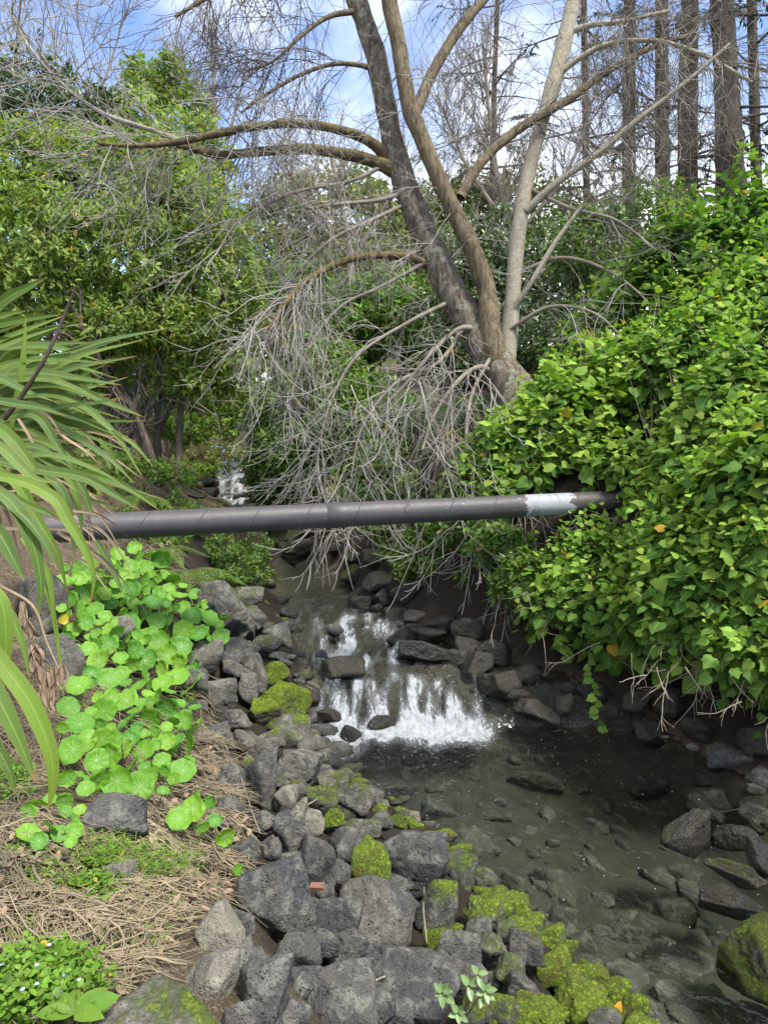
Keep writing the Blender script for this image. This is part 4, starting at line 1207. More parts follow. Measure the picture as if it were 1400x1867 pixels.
def on_bank(x, y):
    return np.array([x, y, float(H(x, y))])
maple_bush('bright lime leafy bush in front of the willow base', on_bank(1.9, 8.5),
           [(950, 830, 8.0, .55, .5, .5), (1040, 800, 8.0, .7, .6, .65), (1010, 765, 8.3, .4, .4, .4), (1060, 850, 8.2, .5, .5, .42), (905, 880, 8.0, .35, .4, .3), (1080, 700, 8.8, .5, .5, .5)], 620, .13, 21, young=.30)
maple_bush('lush green bush swallowing the far end of the pipe', on_bank(3.2, 6.9),
           [(1190, 790, 8.6, .75, .6, .7), (1315, 900, 6.7, .7, .6, .7), (1130, 730, 8.4, .6, .5, .6), (1300, 990, 6.6, .5, .5, .5), (1225, 700, 7.8, .7, .6, .7), (1245, 930, 7.3, .42, .4, .4), (1130, 860, 8.3, .4, .3, .4), (1100, 890, 8.2, .3, .25, .3), (1125, 842, None, .2, .12, .17), (1150, 830, None, .24, .14, .2), (1095, 850, None, .18, .10, .15)], 820, .114, 22, young=.2)
maple_bush('low dense bush hanging over the dark pool edge', on_bank(3.3, 6.4),
           [(1150, 1080, 6.8, .55, .5, .5), (1250, 1090, 6.3, .55, .5, .45), (1340, 1090, 5.9, .55, .5, .5), (1090, 1040, None, .45, .3, .45), (1020, 1010, 7.6, .35, .3, .3), (1010, 1080, None, .3, .25, .25), (1310, 1000, 6.1, .6, .5, .55), (1400, 1140, 5.6, .45, .45, .35)], 820, .105, 23, young=.06)
maple_bush('tall bush filling the right edge of the photo above the pool', on_bank(4.1, 6.0),
           [(1375, 770, 6.6, .75, .6, .75), (1420, 900, 5.7, .6, .55, .65), (1330, 660, 7.6, .7, .6, .7), (1400, 580, 7.8, .65, .6, .65), (1390, 1010, 5.7, .5, .5, .5), (1300, 860, 6.5, .5, .5, .5)], 980, .112, 24, young=.2)
maple_bush('dark leafy bush climbing the bank below the conifers', on_bank(4.6, 9.2),
           [(1250, 520, 9.2, .95, .8, .9), (1380, 460, 9.2, .95, .8, .85), (1160, 620, 9.4, .8, .7, .7), (1300, 620, 8.4, .8, .7, .7), (1420, 510, 8.6, .7, .7, .8), (1090, 650, 9.8, .6, .6, .5)], 900, .125, 25, young=-.15)

# dead shoots hanging under the overhang
def dead_sprays():
    rg = np.random.default_rng(31)
    for (px, py, d, n, lab) in ((1270, 1190, 5.8, 26, 'tangle of dead stems under the low hanging bush'), (1380, 1220, 5.4, 18, 'dry broken stems at the right edge under the bush'), (1110, 1120, 6.9, 24, 'thin dead stems drooping toward the dark water')):
        b = P(px, py, d)
        root = thing('dead_stems', b, lab, 'dead stems')
        st = b + rg.normal(0, 1, (n, 3)) * [.28, .2, .08]
        dr = unit(rg.normal(0, .6, (n, 3)) + [-.2, -.3, -.5])
        a = grow(st, dr, rg.uniform(.2, .55, n), 9, 0.14, 0.13, 0.25, rg)
        c0, cd, ci, cs = spawn(a, n * 3, .3, .95, .7, rg)
        c = grow(c0, cd, rg.uniform(.06, .18, n * 3), 5, .05, .15, .1, rg)
        ch = [tubes(a, np.linspace(.005, .0022, 9)[None] * np.ones((n, 1)), 4), tubes(c, np.linspace(.0025, .0013, 5)[None] * np.ones((n * 3, 1)), 3)]
        V, F = join(ch)
        part('twigs', root, V, F, M_DEADTW)
dead_sprays()

def trailing_shoot():
    """A leafy runner that dangles from the bush to the water."""
    rg = np.random.default_rng(41)
    me = MAPLE[2]
    for pts, lab in (([(1072, 1165, 6.7), (1074, 1215, 6.6), (1084, 1270, 6.5), (1092, 1325, 6.45)], 'leafy runner dangling from the bush down to the dark water'),
                     ([(1020, 1150, 6.9), (1024, 1175, 6.85), (1040, 1200, 6.8)], 'short leafy runner beside the long dangling one')):
        q = catmull(np.array([P(*p_) for p_ in pts]), 16)
        root = thing('trailing_shoot', q[0], lab, 'shoot')
        part('stem', root, *tube1(q, np.linspace(.005, .002, 16), 5), M_STEM)
        for i in range(3, 16):
            t = unit(np.array([rg.choice([-1, 1]) * 1.0, rg.normal(0, .4), -.5]))
            place('leaf', me if rg.random() < .6 else MAPLE[1], root, q[i], t, unit(np.array([0, -.6, .8]) + rg.normal(0, .3, 3)), float(rg.uniform(.06, .1)))
trailing_shoot()

# ------------------------------------------------------------------ the willow
def limb(root, name, ctrl, mat, sides=12, n=40, rough=0.10, seed=0.0, wscale=1.0):
    c = np.array([[*P(p_[0], p_[1], p_[2])] for p_ in ctrl])
    w = np.array([p_[3] * p_[2] / FPX / 2 * wscale for p_ in ctrl])
    cr = catmull(np.column_stack([c, w]), n)
    pts, rad = cr[:, :3], np.maximum(cr[:, 3], 0.003)
    V, F = tube1(pts, rad, sides, rough, seed)
    part(name, root, V, F, mat)
    return pts, rad

WBASE = on_bank(1.65, 8.75)
WIL = thing('willow_tree', WBASE, 'bare multi stemmed willow leaning over the creek with drooping pale twigs', 'tree')
st1, r1 = limb(WIL, 'trunk', [(972, 790, 8.5, 105), (942, 725, 8.7, 86), (897, 655, 8.85, 72), (850, 580, 9.0, 62), (808, 500, 9.0, 58), (765, 405, 9.0, 54), (730, 310, 9.0, 48), (705, 205, 9.0, 43), (686, 105, 9.0, 41), (655, 15, 9.0, 39), (625, -60, 9, 42), (560, -200, 9, 34)], M_WILLOW, 20, 90, 0.12, 1.0, 0.9)
st2, r2 = limb(WIL, 'trunk', [(930, 700, 8.9, 70), (905, 655, 8.75, 52), (893, 590, 8.75, 45), (886, 525, 8.8, 39), (862, 455, 8.75, 37), (818, 365, 8.7, 35), (773, 262, 8.7, 34), (745, 190, 8.7, 36), (726, 80, 8.7, 31), (708, -10, 8.7, 33), (690, -100, 8.7, 30), (640, -250, 8.7, 24)], M_WILLOW2, 18, 80, 0.12, 2.0, 0.88)
st3, r3 = limb(WIL, 'trunk', [(915, 690, 9.15, 40), (924, 640, 9.2, 36), (934, 540, 9.2, 29), (944, 430, 9.25, 28), (962, 320, 9.3, 27), (985, 230, 9.3, 25), (1010, 150, 9.3, 30), (1032, 60, 9.3, 28), (1052, -30, 9.3, 25), (1090, -180, 9.3, 20)], M_PALE, 16, 80, 0.05, 3.0)
B = {}
def br(key, ctrl, mat, n=26):
    B[key] = limb(WIL, 'branch', ctrl, mat, 8, n, 0.08, hash(key) % 50)
br('b1', [(703, 285, 9, 26), (680, 262, 8.9, 20), (640, 243, 8.75, 18), (560, 226, 8.5, 16), (480, 229, 8.2, 15), (400, 243, 8.0, 14), (330, 258, 7.8, 12), (255, 266, 7.6, 9), (180, 262, 7.4, 6)], M_LIMB)
br('b2', [(716, 310, 9, 30), (690, 298, 8.9, 25), (640, 283, 8.8, 22), (560, 272, 8.6, 19), (480, 276, 8.4, 17), (400, 282, 8.2, 15), (345, 270, 8.1, 12), (300, 258, 8.0, 8)], M_LIMB)
br('b3', [(786, 486, 9, 20), (740, 468, 8.8, 15), (680, 466, 8.6, 13), (620, 478, 8.4, 12), (560, 512, 8.1, 11), (515, 560, 7.9, 9), (490, 600, 7.8, 6)], M_LIMB)
br('b4', [(757, 205, 8.75, 22), (790, 130, 8.9, 20), (835, 55, 9.1, 19), (885, -5, 9.3, 17), (950, -80, 9.5, 14)], M_WILLOW2)
br('b5', [(838, 360, 8.8, 20), (878, 295, 8.9, 18), (945, 235, 9.0, 17), (1035, 182, 9.2, 15), (1100, 135, 9.3, 12), (1190, 85, 9.5, 10), (1270, 60, 9.6, 8)], M_WILLOW2)
br('b6', [(958, 385, 9.2, 14), (1000, 345, 9.1, 13), (1050, 308, 9.0, 12), (1105, 268, 8.9, 11), (1150, 228, 8.8, 10), (1250, 150, 8.7, 8), (1330, 80, 8.6, 6)], M_PALE)
br('b7', [(930, 570, 9.15, 11), (965, 520, 9.0, 10), (1010, 445, 8.9, 9), (1060, 375, 8.8, 7)], M_PALE)
br('b8', [(690, 128, 9, 12), (650, 118, 8.9, 9), (600, 118, 8.8, 8), (540, 140, 8.6, 7), (480, 176, 8.5, 6), (440, 205, 8.4, 4)], M_WILLOW2)
br('b9', [(655, 20, 9, 12), (600, 30, 8.8, 9), (550, 65, 8.6, 7), (500, 110, 8.4, 5), (450, 130, 8.3, 4)], M_WILLOW2)
br('b10', [(345, 262, 8.1, 10), (270, 235, 7.9, 9), (185, 205, 7.7, 8), (110, 150, 7.5, 7), (50, 80, 7.4, 5), (15, 10, 7.3, 4)], M_TWIG)
br('b11', [(740, 350, 9, 10), (690, 365, 8.8, 8), (620, 372, 8.5, 7), (560, 380, 8.2, 5)], M_TWIGB)
br('b12', [(870, 600, 8.9, 14), (835, 600, 8.6, 9), (790, 640, 8.3, 8), (740, 700, 8.1, 7), (700, 740, 8.0, 5)], M_TWIGB)
br('b13', [(900, 680, 8.8, 14), (870, 670, 8.5, 10), (830, 700, 8.2, 8), (790, 760, 8.0, 6), (770, 820, 7.9, 5)], M_TWIGB)
br('b14', [(930, 720, 8.7, 12), (925, 760, 8.3, 10), (930, 830, 8.0, 9), (945, 900, 7.8, 9), (955, 960, 7.7, 8), (940, 1010, 7.6, 5)], M_TWIG)
br('b15', [(1030, 60, 9.3, 12), (1080, 45, 9.2, 10), (1130, 40, 9.0, 8), (1220, 20, 8.8, 6)], M_PALE)
br('b16', [(1000, 150, 9.3, 14), (1050, 110, 9.2, 11), (1110, 80, 9.1, 9), (1200, 75, 9.0, 8), (1290, 105, 8.8, 7), (1370, 150, 8.7, 5)], M_PALE)
br('b17', [(640, -40, 9, 16), (560, -50, 8.5, 12), (430, -30, 8.2, 9), (320, 30, 8.0, 6)], M_WILLOW2)
br('b18', [(705, -60, 8.7, 14), (600, -120, 8.0, 10), (440, -120, 7.6, 8), (250, -80, 7.3, 5)], M_WILLOW2)

for k_, c_ in enumerate([[(745, 370, 9, 8), (680, 400, 8.7, 7), (600, 440, 8.4, 6), (530, 510, 8.2, 4), (470, 590, 8.1, 3)], [(790, 470, 9, 9), (700, 520, 8.6, 7), (620, 560, 8.3, 6), (560, 640, 8.1, 4), (530, 730, 8.0, 3)],
                         [(830, 545, 9, 9), (740, 590, 8.6, 7), (650, 650, 8.3, 6), (600, 740, 8.1, 4), (580, 830, 8.0, 3)], [(720, 290, 9, 9), (640, 330, 8.7, 7), (540, 350, 8.4, 6), (440, 400, 8.2, 4), (390, 470, 8.1, 3)],
                         [(850, 590, 8.9, 9), (800, 660, 8.5, 7), (720, 700, 8.2, 6), (660, 780, 8.0, 4), (640, 870, 7.9, 3)], [(940, 500, 9.2, 8), (1020, 470, 9.0, 7), (1100, 490, 8.8, 6), (1170, 540, 8.6, 4), (1210, 600, 8.5, 3)],
                         [(930, 600, 9.1, 8), (1000, 560, 8.9, 7), (1080, 570, 8.7, 6), (1140, 620, 8.6, 3)], [(955, 340, 9.3, 8), (1040, 380, 9.0, 7), (1120, 400, 8.8, 5), (1190, 450, 8.6, 3)],
                         [(900, 640, 8.7, 8), (860, 720, 8.4, 7), (850, 810, 8.1, 6), (870, 890, 7.9, 4)]]):
    br('fan%d' % k_, c_, M_TWIGB)
def twigs(keys, n1, L1, n2, L2, n3, L3, grav, curl, wig, mat, seed, r1_=.009, lo=.25, hi=1.0, ang=1.0, extra=None, dirb=None):
    """Three orders of twigs off the given branches, as one part."""
    rg = np.random.default_rng(seed)
    K = 26
    paths = np.stack([catmull(B[k][0], K) for k in keys]) if keys else extra
    p, d, i, s = spawn(paths, n1, lo, hi, ang, rg)
    if dirb is not None: d = unit(d + np.array(dirb))
    a = grow(p, d, rg.uniform(*L1, n1), 14, grav, wig, curl, rg)
    p, d, i, s = spawn(a, n2, .12, .95, .75, rg)
    b = grow(p, d, rg.uniform(*L2, n2) * (1.2 - .5 * s), 9, grav * .9, wig * 1.2, curl, rg)
    ch = [tubes(a, np.linspace(r1_, r1_ * .38, 14)[None] * rg.uniform(.7, 1.2, (n1, 1)), 4), tubes(b, np.linspace(r1_ * .66, r1_ * .34, 9)[None] * rg.uniform(.7, 1.2, (n2, 1)), 3)]
    if n3:
        p, d, i, s = spawn(b, n3, .1, .95, .7, rg)
        c = grow(p, d, rg.uniform(*L3, n3), 6, grav * .6, wig * 1.3, curl * 1.2, rg)
        ch.append(tubes(c, np.linspace(r1_ * .46, r1_ * .26, 6)[None] * rg.uniform(.7, 1.2, (n3, 1)), 3))
    V, F = join(ch)
    part('twigs', WIL, V, F, mat, kind='stuff')
twigs(['b1', 'b2', 'b10'], 100, (.6, 1.5), 520, (.35, .9), 1100, (.15, .4), .12, .26, .08, M_TWIG, 51, .0075, .35, 1.0, 1.1)
twigs(['b3'], 26, (.6, 1.4), 110, (.4, .9), 220, (.15, .35), .2, .18, .07, M_TWIG, 52, .007, .45, 1.0, .8)
twigs(['b12', 'b13', 'b11'], 46, (.6, 1.4), 260, (.4, 1.0), 600, (.15, .45), .18, .26, .09, M_TWIG, 53, .0068, .25, 1.0, 1.2)
twigs(['b14'], 40, (.4, .9), 320, (.25, .6), 700, (.1, .25), .30, .22, .10, M_TWIG, 54, .0065, .55, 1.0, .9)
twigs(['b8', 'b9', 'b17', 'b18'], 85, (.6, 1.5), 480, (.3, .9), 900, (.12, .3), .17, .18, .06, M_TWIGD, 55, .0065, .2, 1.0, 1.2)
twigs(['b4', 'b5', 'b15', 'b16', 'b6'], 110, (.6, 1.5), 700, (.35, .9), 1400, (.12, .4), .13, .16, .08, M_TWIGB, 56, .007, .25, 1.0, 1.2)
twigs(['b6', 'b7', 'b16', 'b15'], 60, (.5, 1.3), 330, (.3, .9), 550, (.12, .4), .15, .2, .09, M_TWIG, 57, .006, .3, 1.0, 1.2)
twigs(None, 46, (.5, 1.3), 260, (.3, .8), 500, (.12, .4), .18, .22, .09, M_TWIG, 58, .0062, .15, .75, 1.3,
      extra=np.stack([catmull(st1[20:70], 26), catmull(st2[20:75], 26), catmull(st3[20:75], 26)]))
twigs(['fan%d' % k_ for k_ in range(9)], 120, (.5, 1.3), 640, (.3, .85), 1300, (.12, .4), .16, .24, .09, M_TWIG, 59, .006, .2, 1.0, 1.1)
# the sprays that hang past the pipe
def hang(keys, n, px, py, d, spread, L, seed):
    rg = np.random.default_rng(seed)
    b = P(px, py, d)
    p = b + rg.normal(0, 1, (n, 3)) * [spread, .12, .05]
    dr = unit(rg.normal(0, .35, (n, 3)) + [0, 0, -.9])
    a = grow(p, dr, rg.uniform(*L, n), 13, .05, .07, .34, rg)
    q, dd, i, s = spawn(a, n * 6, .15, .95, .6, rg)
    c = grow(q, dd, rg.uniform(.12, .5, n * 6) * (1.2 - .5 * s), 8, .05, .08, .2, rg)
    V, F = join([tubes(a, np.linspace(.0068, .0032, 13)[None] * rg.uniform(.7, 1.2, (n, 1)), 4), tubes(c, np.linspace(.0042, .0022, 8)[None] * np.ones((n * 6, 1)), 3)])
    part('twigs', WIL, V, F, M_TWIG, kind='stuff')
hang(None, 50, 945, 925, 7.6, .42, (.8, 1.55), 61)
hang(None, 16, 640, 880, 7.9, .25, (.7, 1.2), 62)
hang(None, 22, 720, 700, 7.9, .75, (.7, 1.5), 63)
hang(None, 13, 490, 600, 7.8, .2, (.8, 1.6), 64)

# ------------------------------------------------------------------ generic leafy trees and bushes
def leafy(name, label, cat, base, mounds, nleaf, size, mat, seed, stems=6, stem_r=0.05, stem_mat=None, group=None, shape=None, up=.35, clump=7,
          facing=-0.3, lo=.55, trunk_to=None, twig_n=0, twig_mat=None, inner=0.35, splay=.15, age_mu=.45):
    """A woody plant: stems from its base into the crown, a crown of leaf rosettes with uneven density, loose twigs."""
    rg = np.random.default_rng(seed)
    root = thing(name, base, label, cat, group)
    mds = md(mounds)
    ns = max(1, nleaf // clump)
    p, n = shell(mds, int(ns * 2.2), rg, lo, 1.08, keep=lambda p, n: ((n * unit(EYE - p)).sum(1) > facing))
    dens = fbm(p * 1.6 + seed, 2)
    ok = dens > rg.uniform(-1.0, .25, len(p))
    p, n = p[ok][:ns], n[ok][:ns]
    S = len(p)
    axis = unit(n * .7 + [0, 0, up] + rg.normal(0, .45, (S, 3)))
    q = np.repeat(p, clump, 0)
    ax = np.repeat(axis, clump, 0)
    nn = np.repeat(n, clump, 0)
    N = len(q)
    r = rg.normal(0, 1, (N, 3))
    r = unit(r - (r * ax).sum(1, keepdims=True) * ax)
    t = unit(r + ax * rg.uniform(.1, .9, N)[:, None])
    q = q + ax * rg.uniform(-1.6, .3, N)[:, None] * size + t * size * .1
    nor = unit(ax + nn * .3 + [0, 0, .4] + rg.normal(0, .3, (N, 3)))
    age = np.clip(rg.normal(age_mu, .25, N) + np.repeat(rg.normal(0, .2, S), clump), 0, 1)
    V, F, A = leaves(shape or leaf_lance(), q, t, nor, size * rg.uniform(.6, 1.25, N), age, rg=rg)
    part('crown', root, V, F, mat, A, kind='stuff')
    sm = stem_mat or M_STEM
    b = np.array(base)
    ends = []
    for k in range(stems):
        c, rr = mds[k % len(mds)]
        e = c + rg.normal(0, .3, 3) * rr
        st = b + rg.normal(0, 1, 3) * [splay, splay, 0]
        mid = st * .5 + e * .5 + rg.normal(0, .15, 3) * np.linalg.norm(e - st) * [.6, .6, .2] + [0, 0, .1]
        pts = catmull(np.array([st - [0, 0, .2], st * .75 + mid * .25 + [0, 0, .08], mid, e]), 18)
        R = stem_r * rg.uniform(.6, 1.1)
        V, F = tube1(pts, np.linspace(R, R * .25, 18), 8, .08, seed + k)
        part('trunk' if stem_r > .06 else 'stem', root, V, F, sm)
        ends.append(pts)
    if twig_n:
        paths = np.stack(ends)
        p0, d0, i, s = spawn(paths, twig_n, .3, 1, .9, rg)
        a = grow(p0, unit(d0 + [0, 0, .25]), rg.uniform(.4, 1.3, twig_n) * np.mean([m[1].mean() for m in mds]), 8, -.03, .13, 0, rg)
        p1, d1, i, s = spawn(a, twig_n * 3, .2, 1, .7, rg)
        c = grow(p1, d1, rg.uniform(.15, .5, twig_n * 3) * np.mean([m[1].mean() for m in mds]), 5, 0, .14, 0, rg)
        V, F = join([tubes(a, np.linspace(stem_r * .22, stem_r * .07, 8)[None] * np.ones((twig_n, 1)), 4), tubes(c, np.linspace(stem_r * .09, stem_r * .045, 5)[None] * np.ones((twig_n * 3, 1)), 3)])
        part('twigs', root, V, F, twig_mat or sm, kind='stuff')
    return root

def gp(px, d, dz=0.0):
    """a base on the ground at a photo column, d metres ahead"""
    x = (px - 700) / FPX * d
    y = d / math.cos(PITCH) * 0.985
    return np.array([x, y, float(H(x, y)) + dz])

# left bank evergreens
leafy('evergreen_tree', 'multi stemmed leafy evergreen on the left bank beside the flax', 'tree', gp(255, 12.2),
      [(330, 430, 12.2, 1.15, 1.0, 1.1), (180, 470, 11.8, 1.2, 1.0, 1.2), (60, 480, 11.4, 1.1, 1.0, 1.2), (270, 330, 12.8, 1.1, 1.0, .9), (400, 540, 12.4, .75, .8, .9), (130, 330, 12.5, 1.3, 1.0, .9), (330, 600, 12.0, .75, .7, .6),
       (40, 330, 12.2, 1.0, .9, 1.0), (420, 660, 12.8, .55, .6, .7), (200, 600, 11.6, .7, .7, .5), (330, 690, 12.2, .5, .5, .3), (170, 680, 11.8, .5, .5, .25)],
      40000, .135, M_EVER, 71, 9, .085, group='evergreens on the left bank', twig_n=260, twig_mat=M_TWIGB, splay=.28, shape=leaf_lance(.2))
leafy('evergreen_tree', 'dark glossy evergreen crown at the upper left corner', 'tree', gp(60, 15.5),
      [(50, 190, 14.5, 1.0, .9, 1.1), (110, 240, 14.5, .9, .9, .9), (10, 280, 14.0, 1.0, .9, 1.0), (20, 420, 14.0, 1.2, 1, 1.2), (200, 200, 15, .55, .6, .5)],
      15000, .16, M_DARKEV, 72, 4, .12, group='evergreens on the left bank')
leafy('evergreen_tree', 'yellow green evergreen crown in front of the ivy clad stump', 'tree', gp(300, 16.5),
      [(250, 250, 15.5, 1.1, 1, .9), (340, 290, 15.5, .95, .9, .95), (180, 260, 15.5, .8, .8, .8), (370, 400, 15.5, .9, .9, 1.0)],
      16000, .15, M_EVER, 73, 4, .10, group='evergreens on the left bank', age_mu=.2)
leafy('ivy_stump', 'broken dead trunk draped in ivy behind the left evergreens', 'dead tree', gp(285, 21),
      [(275, 170, 20, .75, .7, .8), (310, 130, 20, .45, .5, .5), (240, 130, 20, .35, .4, .5), (350, 190, 20, .6, .6, .6)],
      3600, .17, M_EVER, 74, 3, .22, up=-.1, stem_mat=M_TRUNK)

# banks and thickets upstream
U = 'thickets behind the willow'
leafy('thicket_bush', 'dark ivy covered thicket right of the distant cascade', 'bush', gp(520, 14.5),
      [(500, 850, 14.0, .55, .6, .75), (560, 830, 13.5, .75, .7, .8), (500, 760, 14.0, .6, .6, .7), (620, 860, 13.0, .7, .7, .6)], 14000, .12, M_UNDER, 81, 4, .03, group=U, up=.1, twig_n=60, age_mu=.7)
leafy('thicket_bush', 'green thicket behind the tangle of drooping willow twigs', 'bush', gp(680, 12.8),
      [(660, 760, 12.5, .9, .8, .8), (740, 800, 11.8, .85, .7, .8), (800, 880, 11.0, .7, .6, .6), (690, 880, 11.5, .8, .6, .6), (600, 690, 13.5, .8, .7, .7), (850, 800, 10.8, .6, .6, .6)], 20000, .12, M_UNDER, 82, 5, .03, group=U, up=.2, twig_n=60, age_mu=.32)
leafy('thicket_bush', 'fresh green bush in the middle behind the hanging twigs', 'bush', gp(640, 16.5),
      [(640, 610, 16, .9, .8, .8), (720, 560, 16, 1.1, .9, .9), (570, 640, 16, .7, .7, .7), (780, 600, 15.5, .9, .8, .9), (560, 540, 17, .8, .8, .8)], 17000, .16, M_FERN, 83, 5, .04, group=U, twig_n=60, age_mu=.3)
leafy('thicket_bush', 'olive dark thicket behind the willow trunks', 'bush', gp(900, 14.5),
      [(880, 480, 14.5, 1.1, .9, 1.1), (1000, 500, 14.5, 1.2, .9, 1.1), (1080, 560, 13.5, 1.0, .8, .9), (930, 620, 13.5, 1.0, .8, .9), (840, 620, 13.5, .8, .8, .9), (1010, 620, 12.5, .8, .8, .7)], 18000, .13, M_DARKEV, 84, 7, .05, group=U, twig_n=240, twig_mat=M_TWIGB, age_mu=.35)
leafy('thicket_bush', 'glossy green bush in front of the conifer trunks', 'bush', gp(1180, 12.5),
      [(1180, 400, 12.5, .75, .7, .75), (1130, 470, 12.5, .7, .7, .7), (1240, 420, 12, .7, .7, .6), (1060, 440, 13, .7, .7, .7)], 9000, .11, M_UNDER, 85, 4, .04, group=U, age_mu=.5)
leafy('thicket_bush', 'sunlit pale green bush on the bank beyond the left stems', 'bush', gp(330, 20),
      [(330, 740, 19, .8, .8, .6), (400, 720, 19, .8, .8, .7), (450, 690, 19, .7, .7, .7), (260, 740, 18, .7, .7, .6), (380, 790, 18, .7, .6, .4)], 6000, .13, M_FAR, 86, 4, .03, group=U, age_mu=.1)
leafy('thicket_bush', 'brown vine thicket hanging above the distant cascade', 'bush', gp(385, 17.5),
      [(370, 835, 17.2, .55, .5, .35), (420, 830, 17.6, .5, .5, .35), (330, 850, 17.0, .5, .5, .4)], 1500, .11, M_FAR, 87, 6, .025, group=U, up=-.4, twig_n=260, twig_mat=M_DEADTW)
leafy('thicket_bush', 'dark leaves under the pipe on the far bank of the creek', 'bush', gp(880, 8.6),
      [(720, 990, None, .3, .25, .22), (800, 985, None, .35, .25, .3), (900, 1000, None, .4, .25, .3), (950, 1050, None, .35, .25, .3), (860, 960, None, .45, .3, .3), (700, 960, None, .3, .3, .2), (820, 1040, None, .3, .2, .2), (740, 1030, None, .25, .2, .18)], 8000, .095, M_UNDER, 88, 4, .02, group=U, up=0, age_mu=.55)
leafy('creek_bush', 'small dark bush leaning over the still upper water', 'bush', gp(420, 8.9),
      [(450, 1020, 8.6, .28, .3, .2), (480, 1045, 8.4, .16, .2, .13), (410, 1000, 8.8, .3, .3, .2), (470, 1000, 8.9, .22, .25, .18), (430, 1045, 8.4, .2, .2, .14)], 2600, .06, M_UNDER, 89, 4, .012, up=.1, twig_n=30)
leafy('thicket_bush', 'low scrub on the bank behind the pipe beside the flax tips', 'bush', gp(260, 10.5),
      [(290, 900, 10.2, .4, .4, .25), (350, 935, 9.6, .4, .4, .2), (230, 900, 10, .35, .4, .25), (300, 985, 8.5, .35, .3, .15), (200, 850, 11, .6, .5, .3), (320, 860, 12, .5, .5, .25), (160, 900, 9, .5, .5, .3), (240, 950, 8.5, .5, .4, .2)], 6000, .07, M_FERN, 90, 3, .012, group=U, up=.5, twig_n=40, twig_mat=M_DEADTW)

leafy('evergreen_tree', 'deep green crown filling the gap behind the multi stemmed evergreen', 'tree', gp(240, 17.5),
      [(120, 420, 16.5, 1.7, 1.2, 1.6), (290, 460, 16.5, 1.7, 1.2, 1.6), (210, 580, 16, 1.6, 1.2, 1.2), (60, 560, 16, 1.5, 1.2, 1.4), (420, 480, 17, 1.2, 1, 1.5), (360, 600, 17, 1.2, 1, 1.0), (-60, 480, 16, 1.7, 1.2, 1.8), (-200, 540, 15.5, 1.6, 1.2, 1.6), (-80, 660, 15.5, 1.5, 1.2, 1.2), (-220, 700, 15, 1.4, 1.2, 1.0)],
      25000, .2, M_UNDER, 75, 5, .12, group='evergreens on the left bank', age_mu=.45)
leafy('thicket_bush', 'shaded leafy growth on the bank between the willow base and the pipe', 'bush', gp(860, 9.2),
      [(800, 860, None, .45, .3, .4), (740, 900, None, .4, .3, .3), (660, 910, None, .4, .3, .25), (850, 900, None, .35, .3, .3), (700, 850, None, .5, .4, .4), (880, 780, None, .5, .4, .4)], 6000, .10, M_UNDER, 91, 4, .02, group=U, up=.2, age_mu=.6)
leafy('far_tree', 'mid green tree behind the bare tree up the valley', 'tree', gp(620, 25),
      [(540, 560, 24, 1.8, 1.4, 1.5), (660, 520, 24, 1.8, 1.4, 1.6), (780, 520, 24, 1.8, 1.4, 1.7), (880, 560, 23, 1.8, 1.4, 1.6), (720, 640, 22, 1.8, 1.4, 1.3), (600, 660, 22, 1.6, 1.4, 1.2)],
      18000, .27, M_FAR, 98, 5, .14, group='trees far beyond the creek', age_mu=.5)

leafy('thicket_bush', 'light green scrub glowing between the evergreen stems', 'bush', gp(300, 15),
      [(300, 700, 14.5, .7, .5, .6), (200, 690, 14.5, .7, .5, .6), (390, 690, 15, .7, .5, .7), (130, 700, 14, .6, .5, .6), (340, 780, 14.5, .6, .5, .4), (180, 780, 13.5, .6, .5, .4), (420, 770, 15.5, .45, .4, .5)],
      9000, .11, M_FERN, 92, 4, .02, group=U, age_mu=.15, up=.3)
leafy('thicket_bush', 'low green growth at the foot of the multi stemmed evergreen', 'bush', gp(220, 11.5),
      [(180, 850, None, .5, .4, .25), (260, 860, None, .5, .4, .22), (320, 870, None, .45, .4, .2), (120, 860, None, .5, .4, .3), (370, 855, None, .4, .4, .2), (60, 880, None, .5, .4, .3)],
      6000, .09, M_UNDER, 93, 3, .012, group=U, age_mu=.3, up=.5, twig_n=40, twig_mat=M_DEADTW)

# far trees
G = 'trees far beyond the creek'
leafy('far_tree', 'pale olive tree far up the valley left of the willow', 'tree', gp(560, 32),
      [(520, 430, 30, 2.2, 2, 2.4), (620, 400, 30, 2.4, 2, 2.2), (450, 470, 30, 1.8, 1.8, 2.0), (690, 430, 31, 2.0, 2, 2.2), (580, 500, 29, 2.4, 2, 1.8)], 14000, .38, M_FAR, 95, 5, .18, group=G, twig_n=260, twig_mat=M_TWIGB, age_mu=.35)
leafy('far_tree', 'hazy olive tree far behind the willow trunks', 'tree', gp(850, 34),
      [(800, 430, 32, 2.4, 2, 2.4), (900, 400, 32, 2.2, 2, 2.0), (980, 430, 32, 2.4, 2, 2.2), (1060, 450, 32, 2.2, 2, 2)], 11000, .38, M_FAR, 96, 5, .18, group=G, twig_n=260, twig_mat=M_TWIGB, age_mu=.6)
leafy('far_tree', 'green tree closing the view above the distant cascade', 'tree', gp(420, 30),
      [(420, 620, 28, 2.0, 2, 2.0), (500, 600, 29, 2.0, 2, 2.2), (330, 600, 28, 2.2, 2, 2.2), (600, 640, 28, 2.2, 2, 2.0), (720, 620, 30, 2.6, 2, 2.2), (240, 640, 28, 2.0, 2, 1.8)], 14000, .36, M_FAR, 97, 5, .16, group=G, age_mu=.3)

